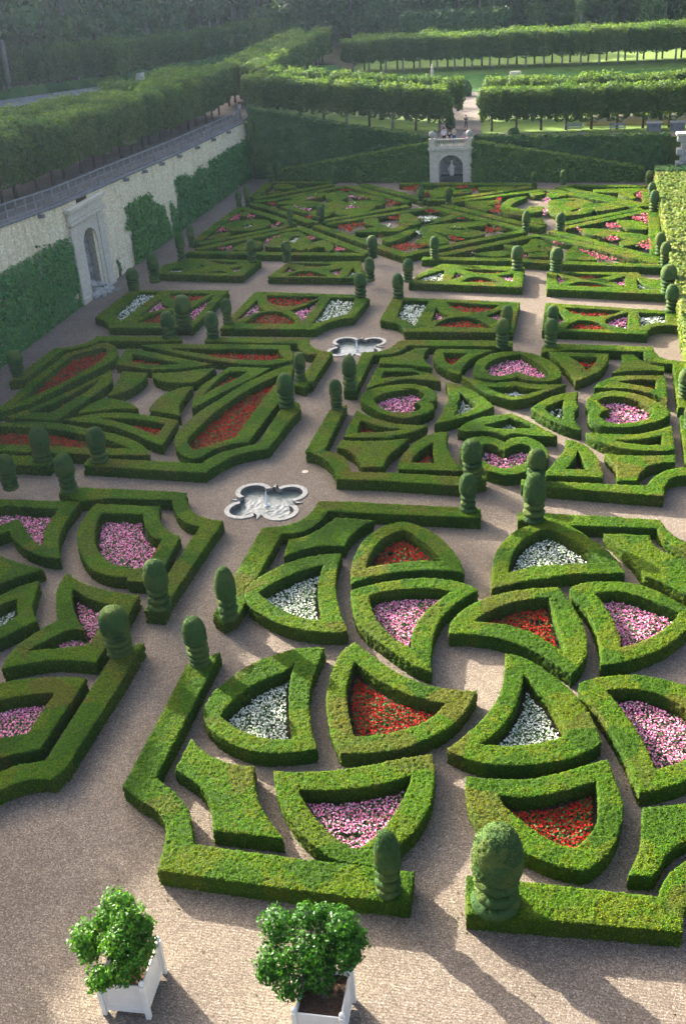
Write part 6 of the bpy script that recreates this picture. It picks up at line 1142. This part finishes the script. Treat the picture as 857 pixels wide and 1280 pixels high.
# ------------------------------------------------------------------ clipped limes: one trunk and one boxy crown each
def box_crown(w, d, h, n, leaf, seed):
    """boxy clipped crown: leaves through the outer shell, looser at the top"""
    core = rng.uniform(-1, 1, (n, 3)); ax = rng.integers(0, 5, n); s = np.sign(core)
    t = 1 - .38 * rng.random(n) ** 1.6
    for k, (i, sg) in enumerate(((0, 1), (0, -1), (1, 1), (1, -1), (2, 1))): m = ax == k; core[m, i] = sg * t[m]
    r = np.linalg.norm(core[:, :2], axis=1); f = np.where(r > 1.12, 1.12 / r, 1); core[:, :2] *= f[:, None]
    low = core[:, 2] < -.55; core[low, :2] *= (.80 + .2 * (core[low, 2:3] + 1) / .45)
    P = core * np.array([w / 2, d / 2, h / 2]); P += core * (vnoise(P + seed * 7, .75, seed) * .42 + vnoise(P + seed, 2.2, seed + 1) * .20)[:, None]
    P[:, 2] += np.where(core[:, 2] > .75, np.abs(rng.normal(0, .24, n)), 0) - np.where(core[:, 2] > .2, .30 * np.clip(np.abs(core[:, 0]) ** 4 + np.abs(core[:, 1]) ** 4, 0, 1.3), 0)
    V, F = leaf_quads(P + [0, 0, h / 2], core + [0, 0, .35], leaf, .65, 1.3)
    g = lathe_np([(.05, .12 * h), (.36 * w, .16 * h), (.41 * w, .5 * h), (.38 * w, .86 * h), (.05, .90 * h)], 10, seed, .1, .03)
    return mesh_np('crown', np.concatenate([V, g[0]]), [np.concatenate([F, g[1] + len(V)])], LIME)
CROWNS = [box_crown(3.4, 3.9, 3.9, 5200, .22, 60 + k) for k in range(6)]
m = MB(); m.tube([(0, 0, -.2), (.02, .01, 1.0), (0, 0, 2.4)], [.17, .14, .11], 7); TR = m.mesh('trunk', BARK, True)
m = MB(); m.tube([(0, 0, -.2), (.02, .01, 1.0), (0, 0, 2.4)], [.19, .16, .12], 7); TRP = m.mesh('trunk', PALEBARK, True)
def lime(x, y, trunk, ch, w, label, group, pale=False, d=None, z=None):
    z = tz(x, y) if z is None else z; e = empty('lime_tree', (x, y, z), label, 'tree', group, 0)
    t = link('trunk', TRP if pale else TR, e); t.scale = (1, 1, (trunk + .6) / 2.4)
    c = link('crown', CROWNS[rnd.randrange(6)], e, (0, 0, trunk - .1)); k = 1 + rnd.uniform(-.08, .06); c.scale = (w / 3.4 * k * rnd.uniform(.93, 1.06), (d or w) / 3.9 * k, ch / 3.9 * (1 + rnd.uniform(-.04, .06))); c.rotation_euler = (0, 0, rnd.choice((0, math.pi)))
for r, x in enumerate((-44.6, -49.2)):
    for k in range(40):
        y = 16 + 3.0 * k + r * 1.3
        lime(x + rnd.uniform(-.3, .3), y, 1.75, 3.65 + .1 * r + rnd.uniform(-.4, .4), 4.0, ['clipped lime tree in the front row behind the fence on the left terrace', 'clipped lime tree in the rear row of the left terrace'][r], 'limes in the %s row of the left terrace' % ('front', 'rear')[r], d=2.55 if y > 68 else 3.6)
for k in range(9):      # left block behind the balcony terrace
    x = -39.2 + 2.85 * k; lime(x, 130.9 - k * .12, 1.55, 3.3, 3.1, 'clipped lime tree in the front row left of the balcony', 'front row limes left of the balcony', k % 2 == 0, 3.4)
    lime(x + .5, 138.6, 1.55, 3.3, 3.1, 'clipped lime tree in the second row left of the balcony', 'second row limes left of the balcony', False, 3.4)
for k in range(9):
    x = -10.1 + 2.85 * k; lime(x, 129.0 - k * .20, 1.45, 3.2, 3.1, 'clipped lime tree in the front row right of the balcony', 'front row limes right of the balcony', False, 3.4)
    lime(x - .3, 138.2 - k * .2, 1.45, 3.2, 3.1, 'clipped lime tree in the second row right of the balcony', 'second row limes right of the balcony', False, 3.4)
for k in range(16):     # rows running away at the left of the lawn
    for r, x in enumerate((-41.5, -45.6)): lime(x - k * .12, 140 + 3.1 * k, 1.7, 3.4, 3.4, ['clipped lime tree in the inner row running back along the lawn', 'clipped lime tree in the outer row running back along the lawn'][r], ['inner row limes along the lawn', 'outer row limes along the lawn'][r], d=3.9)
for k in range(24):     # rows on the bank
    x = -38 + 2.9 * k
    for r in range(2): lime(x + r * 1.2, 184.2 - (x + 14) * .06 + r * 4.5, 1.9, 3.4, 3.2, ['clipped lime tree in the front row on the grass bank', 'clipped lime tree in the rear row on the grass bank'][r], ['front row limes on the bank', 'rear row limes on the bank'][r], r == 0, 3.6)
for k in range(11):     # upper left rows
    f = k / 10; lime(-104 + 31 * f, 162.8 + 5.4 * f, 1.6, 4.6, 3.8, 'bushy lime tree in the short row above the grey walk at the upper left', 'upper left short row limes', True, 4.4)
for k in range(17):
    f = k / 16; x = np.interp(f, [0, .35, .6, 1], [-74.5, -68.5, -63.5, -58.5]); y = np.interp(f, [0, .35, .6, 1], [177.5, 190, 200.6, 224]); lime(x, y, 1.5, 4.0, 3.6, 'bushy lime tree in the long row running back beside the grey walk', 'upper left long row limes', True, 4.2)
# hedge above the grey walk
o = np.array([(-86.7, 153.9), (-74.5, 167.4), (-64.6, 183.8), (-59, 226), (-60.3, 226.3), (-66, 184.4), (-75.6, 168.4), (-87.7, 155)]); ob = link('low_hedge', hedge_mesh('low_hedge', o, [], 1.3, WALLHEDGE, s=.5, rough=2, sprigs=False)); ob.location = (0, 0, 6.95); tag(ob, 'long dark green low hedge along the grey walk at the upper left', 'hedge')
m = MB(); m.box(-1.2, 1.2, -.7, .7, 0, 1.1, .1); e = empty('stone_bench', (-71.8, 173, 7.0), 'pale stone block seat between the two upper left tree rows', 'bench'); m.build('seat', STONEPALE, e)
# ------------------------------------------------------------------ woodland
def wood_crown(h, w, n, leaf, seed, conic=False, lowest=.30):
    P = []; Nn = []
    k = 34
    for j in range(k):
        f = rnd.random(); zc = h * (lowest + (.96 - lowest) * f); rr = w / 2 * ((1 - f * .95) if conic else (math.sin(math.pi * (.18 + .74 * f)) ** .7)); a = rnd.uniform(0, 6.28); q = rr * math.sqrt(rnd.random()) * .8
        c = np.array([q * math.cos(a), q * math.sin(a), zc]); br = (w * .13 if conic else w * .19) * rnd.uniform(.7, 1.2); m = n // k; D = rng.normal(0, 1, (m, 3)); D /= np.linalg.norm(D, axis=1)[:, None]
        P.append(c + D * (br * (1 - .5 * rng.random(m) ** 2))[:, None] * np.array([1.1, 1.1, .8])); Nn.append(D + [0, 0, .3])
    V, F = leaf_quads(np.concatenate(P), np.concatenate(Nn), leaf, .7, 1.3); return mesh_np('crown', V, F, FOREST)
WOODS = [(wood_crown(17, 9, 3000, .52, 1), 17), (wood_crown(19, 8, 3000, .52, 2), 19), (wood_crown(15, 10, 3000, .52, 3), 15), (wood_crown(15, 6.5, 3400, .36, 4, True, .06), 15), (wood_crown(16, 10, 4200, .50, 5, False, .06), 16), (wood_crown(18, 9, 4200, .50, 6, False, .08), 18)]
wt = []
for c, h in WOODS: m = MB(); m.tube([(0, 0, -.5), (.1, .05, h * .3), (.0, .1, h * .6), (.05, 0, h * .85)], [.30, .24, .17, .06], 7); wt.append(m.mesh('trunk', PALEBARK, True))
def wood(x, y, k, s, label, group):
    e = empty('forest_tree', (x, y, tz(x, y)), label, 'tree', group, rnd.uniform(0, 6.28)); e.scale = (s, s, s * rnd.uniform(.92, 1.12)); link('trunk', wt[k], e); link('crown', WOODS[k][0], e)
for k in range(70):     # wood at the left, pale trunks showing
    r = k // 24; t = (k % 24 + rnd.uniform(.1, .9)) / 24; x = np.interp(t, [0, .45, 1], [-128, -86, -64]) - r * 6; y = np.interp(t, [0, .45, 1], [166, 182, 240]) + r * 8 + rnd.uniform(-2, 2); wood(x - 2, y + 6, rnd.choice((0, 1, 1, 5) if r == 0 else (4, 5)), rnd.uniform(1.25, 1.6), 'tall woodland tree with a pale trunk behind the upper left rows', 'woodland trees at the upper left')
for k in range(96):
    r = k // 32; x = -58 + (k % 32) * 3.7 + rnd.uniform(-1.5, 1.5); y = 226 + r * 11 + rnd.uniform(-4, 4); wood(x, y, rnd.choice((4, 5, 4, 1)), rnd.uniform(.8, 1.15), 'dense woodland tree on the hill behind the bank', 'woodland trees on the hill')
for k in range(34):     # unseen rest of the wood, heights set to shade the left limes
    wood(-91 - (k % 2) * 9 + rnd.uniform(-2, 2), 66 + (k // 2) * 6.0 + rnd.uniform(-2, 2), rnd.choice((0, 1, 5)), (rnd.uniform(1.0, 1.1) if k < 14 else rnd.uniform(1.65, 1.9)), 'unseen woodland tree west of the left terrace, sized for its shade', 'woodland trees west of the left terrace')
wood(-.5, 214, 3, .72, 'pale green conical tree standing before the wood at the right', None); wood(-8.5, 216, 3, .60, 'small conical tree beside the taller pale one', None); wood(12, 214, 0, .62, 'light green round tree before the wood near the right edge', None)
o = np.array([(-33, 208), (-14.5, 207), (-13.5, 212), (-33, 213)]); ob = link('block_hedge', hedge_mesh('block_hedge', o, [], 5.2, WALLHEDGE, s=.5, rough=4, sprigs=False)); ob.location = (0, 0, 6.9); tag(ob, 'big rounded block of clipped green before the wood', 'hedge'); leafskin(ob, 5000, .4, HL)
# ------------------------------------------------------------------ small things on the far terrace
e = empty('garden_hut', (-43.5, 236, tz(-43.5, 236)), 'small hut with a pointed slate roof peeping over the far lime row', 'hut'); m = MB(); m.box(-1.8, 1.8, -1.8, 1.8, 0, 2.6); m.build('wall', STONEPALE, e); m = MB(); m.poly([(-2.3, -2.3, 2.6), (2.3, -2.3, 2.6), (2.3, 2.3, 2.6), (-2.3, 2.3, 2.6), (0, 0, 5.2)], [(0, 1, 2, 3), (0, 1, 4), (1, 2, 4), (2, 3, 4), (3, 0, 4)]); m.build('roof', ROOF, e)
def bench(x, y, label):
    e = empty('bench', (x, y, tz(x, y)), label, 'bench', 'benches by the pond')
    for k in range(3): m = MB(); m.box(-.9, .9, -.30 + .19 * k, -.13 + .19 * k, .42, .46); m.build('seat_slat', TIMBER, e)
    for k in range(2): m = MB(); m.box(-.9, .9, .28, .32, .58 + .18 * k, .72 + .18 * k); m.build('back_slat', TIMBER, e)
    for s in (-.75, .75):
        m = MB(); m.box(s - .04, s + .04, -.28, -.2, 0, .42); m.build('leg', TIMBER, e); m = MB(); m.box(s - .04, s + .04, .22, .28, 0, .92); m.build('leg', TIMBER, e)
bench(-.6, 126.6, 'grey bench under the limes at the left of the pond'); bench(4.2, 126.0, 'grey bench under the limes in front of the pond')
def bush(x, y, w, h, label, prof='cone'):
    pr = [(.05, 0), (w * .5, .08 * h), (w * .5, .5 * h), (w * .38, .8 * h), (.05, h)]; V, F = lathe_np(pr, 12, 5, .08, .03); e = empty('clipped_bush', (x, y, tz(x, y) + .1), label, 'bush'); ob = link('foliage', mesh_np('foliage', V, F, YEW), e); leafskin(ob, 260, .2, HL)
    m = MB(); m.tube([(0, 0, -.3), (0, 0, .2)], [.08, .08], 5); m.build('stem', BARK, e)
bush(-16.9, 165, 1.9, 2.3, 'dark rounded clipped bush beside the far central path'); bush(-15.2, 130.9, 1.0, 2.2, 'narrow dark clipped bush just behind the balcony on the left'); bush(-7.3, 125.2, 1.2, .8, 'low grey green bush under the limes right of the balcony')
e = empty('stone_urn', (-23.2, 176, tz(-23.2, 176)), 'tiny white statue on a plinth at the foot of the grass bank', 'statue'); m = MB(); m.box(-.35, .35, -.35, .35, 0, .9, .03); m.build('plinth', STONEPALE, e); m = MB(); m.lathe([(.2, .9), (.28, 1.3), (.2, 1.8), (.24, 2.1), (.1, 2.3), (.16, 2.5), (.0, 2.65)], (0, 0, 0), 8); m.build('figure', STONEPALE, e)
e = empty('stone_fountain', (-10.1, 175, tz(-10.1, 175)), 'white stone block fountain at the foot of the grass bank', 'fountain'); m = MB(); m.box(-1.4, 1.4, -.4, .4, 0, 1.0, .05); m.build('block', STONEPALE, e); m = MB(); m.box(-.9, .9, -.3, .3, 1.002, 1.6, .15); m.build('top', STONEPALE, e)
# ------------------------------------------------------------------ people
def clothm(n, c): return plain(n, c, .85, .1)
CL = dict(white=clothm('white_cloth', (.72, .72, .72)), dark=clothm('dark_cloth', (.02, .02, .025)), blue=clothm('blue_cloth', (.05, .08, .22)), pink=clothm('pink_cloth', (.65, .15, .28)), grey=clothm('grey_cloth', (.30, .32, .36)), sand=clothm('sand_cloth', (.45, .38, .28)))
def person(x, y, z, H, rz, top, bottom, label, stride=.0, arms=0):
    e = empty('person', (x, y, z), label, 'person', 'visitors', rz); e.scale = (H / 1.75,) * 3
    J = {'pel': (0, 0, .93), 'sp': (0, .01, 1.15), 'ch': (0, 0, 1.35), 'nk': (0, 0, 1.49), 'h1': (0, -.01, 1.58), 'h2': (0, -.01, 1.68), 'll': (.09, 0, .88), 'lk': (.10, -.05 - stride * .2, .48), 'lf': (.10, -stride * .5, .06), 'lt': (.11, -.14 - stride * .5, .03), 'rl': (-.09, 0, .88), 'rk': (-.10, -.03 + stride * .1, .48), 'rf': (-.10, .05 + stride * .5, .06), 'rt': (-.11, -.1 + stride * .5, .03),
         'ls': (.18, 0, 1.42), 'le': (.24, .0, 1.14), 'lw': (.22, -.12 - arms * .2, .92 + arms * .15), 'lh': (.21, -.18 - arms * .25, .85 + arms * .18), 'rs': (-.18, 0, 1.42), 're': (-.24, .02, 1.14), 'rw': (-.22, -.10 - arms * .2, .92 + arms * .15), 'rh': (-.21, -.16 - arms * .25, .85 + arms * .18)}
    E = [('pel', 'sp'), ('sp', 'ch'), ('ch', 'nk'), ('nk', 'h1'), ('h1', 'h2'), ('pel', 'll'), ('ll', 'lk'), ('lk', 'lf'), ('lf', 'lt'), ('pel', 'rl'), ('rl', 'rk'), ('rk', 'rf'), ('rf', 'rt'), ('ch', 'ls'), ('ls', 'le'), ('le', 'lw'), ('lw', 'lh'), ('ch', 'rs'), ('rs', 're'), ('re', 'rw'), ('rw', 'rh')]
    rad = dict(pel=.13, sp=.12, ch=.14, nk=.055, h1=.085, h2=.095, ll=.085, lk=.055, lf=.04, lt=.035, rl=.085, rk=.055, rf=.04, rt=.035, ls=.06, le=.042, lw=.03, lh=.035, rs=.06, re=.042, rw=.03, rh=.035)
    def skin(name, edges, mat, grow, root):
        ks = []; [ks.append(k) for ed in edges for k in ed if k not in ks]; me = bpy.data.meshes.new(name); me.from_pydata([J[k] for k in ks], [(ks.index(a), ks.index(b)) for a, b in edges], []); me.materials.append(mat); o = link(name, me, e); md = o.modifiers.new('skin', 'SKIN'); 
        for i, k in enumerate(ks): r = rad[k] + grow; me.skin_vertices[0].data[i].radius = (r, r * .85)
        me.skin_vertices[0].data[ks.index(root)].use_root = True; md.use_smooth_shade = True; o.modifiers.new('sub', 'SUBSURF').levels = 1; return o
    skin('body', E, SKIN, 0, 'pel'); skin('shirt', [('pel', 'sp'), ('sp', 'ch'), ('ch', 'ls'), ('ls', 'le'), ('ch', 'rs'), ('rs', 're')], CL[top], .018, 'pel'); skin('trousers', [('pel', 'll'), ('ll', 'lk'), ('lk', 'lf'), ('pel', 'rl'), ('rl', 'rk'), ('rk', 'rf')], CL[bottom], .016, 'pel')
    m = MB(); m.lathe([(.09, 1.60), (.115, 1.66), (.11, 1.74), (.06, 1.79), (.0, 1.80)], (0, .015, 0), 10); m.build('hair', HAIR, e, smooth=True)
    m = MB(); m.lathe([(.0, 0), (.016, .01), (.012, .04), (.0, .06)], (0, -.105, 1.62), 6)
    for s in (-1, 1): m.lathe([(.0, 0), (.012, .012), (.0, .024)], (s * .035, -.095, 1.67), 6)
    m.build('face', HAIR, e)
fz = 3.845
person(-16.0, NY + .95, fz, 1.72, 0, 'grey', 'dark', 'person in grey leaning at the left end of the balcony balustrade', arms=1); person(-15.0, NY + 1.5, fz, 1.95, .2, 'white', 'dark', 'person in a white top and dark trousers standing on the balcony', arms=1)
person(-13.85, NY + 1.6, fz, 1.95, -.2, 'sand', 'blue', 'person in a pale top and blue trousers on the balcony middle', arms=1); person(-14.3, NY + .9, fz, 1.7, .1, 'dark', 'dark', 'person in dark clothes close behind the balcony balustrade', arms=1); person(-12.6, NY + 1.3, fz, 1.62, 0, 'grey', 'pink', 'person with a pink garment at the right end of the balcony', arms=1)
person(-13.3, 130.6, tz(-13.3, 130.6) + .09, 1.6, .3, 'dark', 'dark', 'person in black walking on the pale path behind the balcony', .5); person(-27.0, 137.0, tz(-27, 137) + .05, 1.6, 0, 'dark', 'dark', 'dark clad person under the limes left of the balcony', .3)
person(-41.4, 131, tz(-41.4, 131) + .05, 1.7, 0, 'white', 'grey', 'person in white at the far end of the timber fence', .3)

# ------------------------------------------------------------------ morning air
m = MB(); m.box(-700, 700, -120, 900, -2.2, 60); hz = m.build('haze', bpy.data.materials.new('haze')); tag(hz, 'thin pale morning haze over the garden', None, None, 'stuff')
hm = hz.data.materials[0]; hm.use_nodes = True; hn = hm.node_tree; hn.nodes.clear(); ho = hn.nodes.new('ShaderNodeOutputMaterial'); pv = hn.nodes.new('ShaderNodeVolumePrincipled')
pv.inputs['Color'].default_value = (.62, .82, 1.0, 1); pv.inputs['Density'].default_value = .00010; pv.inputs['Anisotropy'].default_value = .70; hn.links.new(pv.outputs[0], ho.inputs['Volume'])
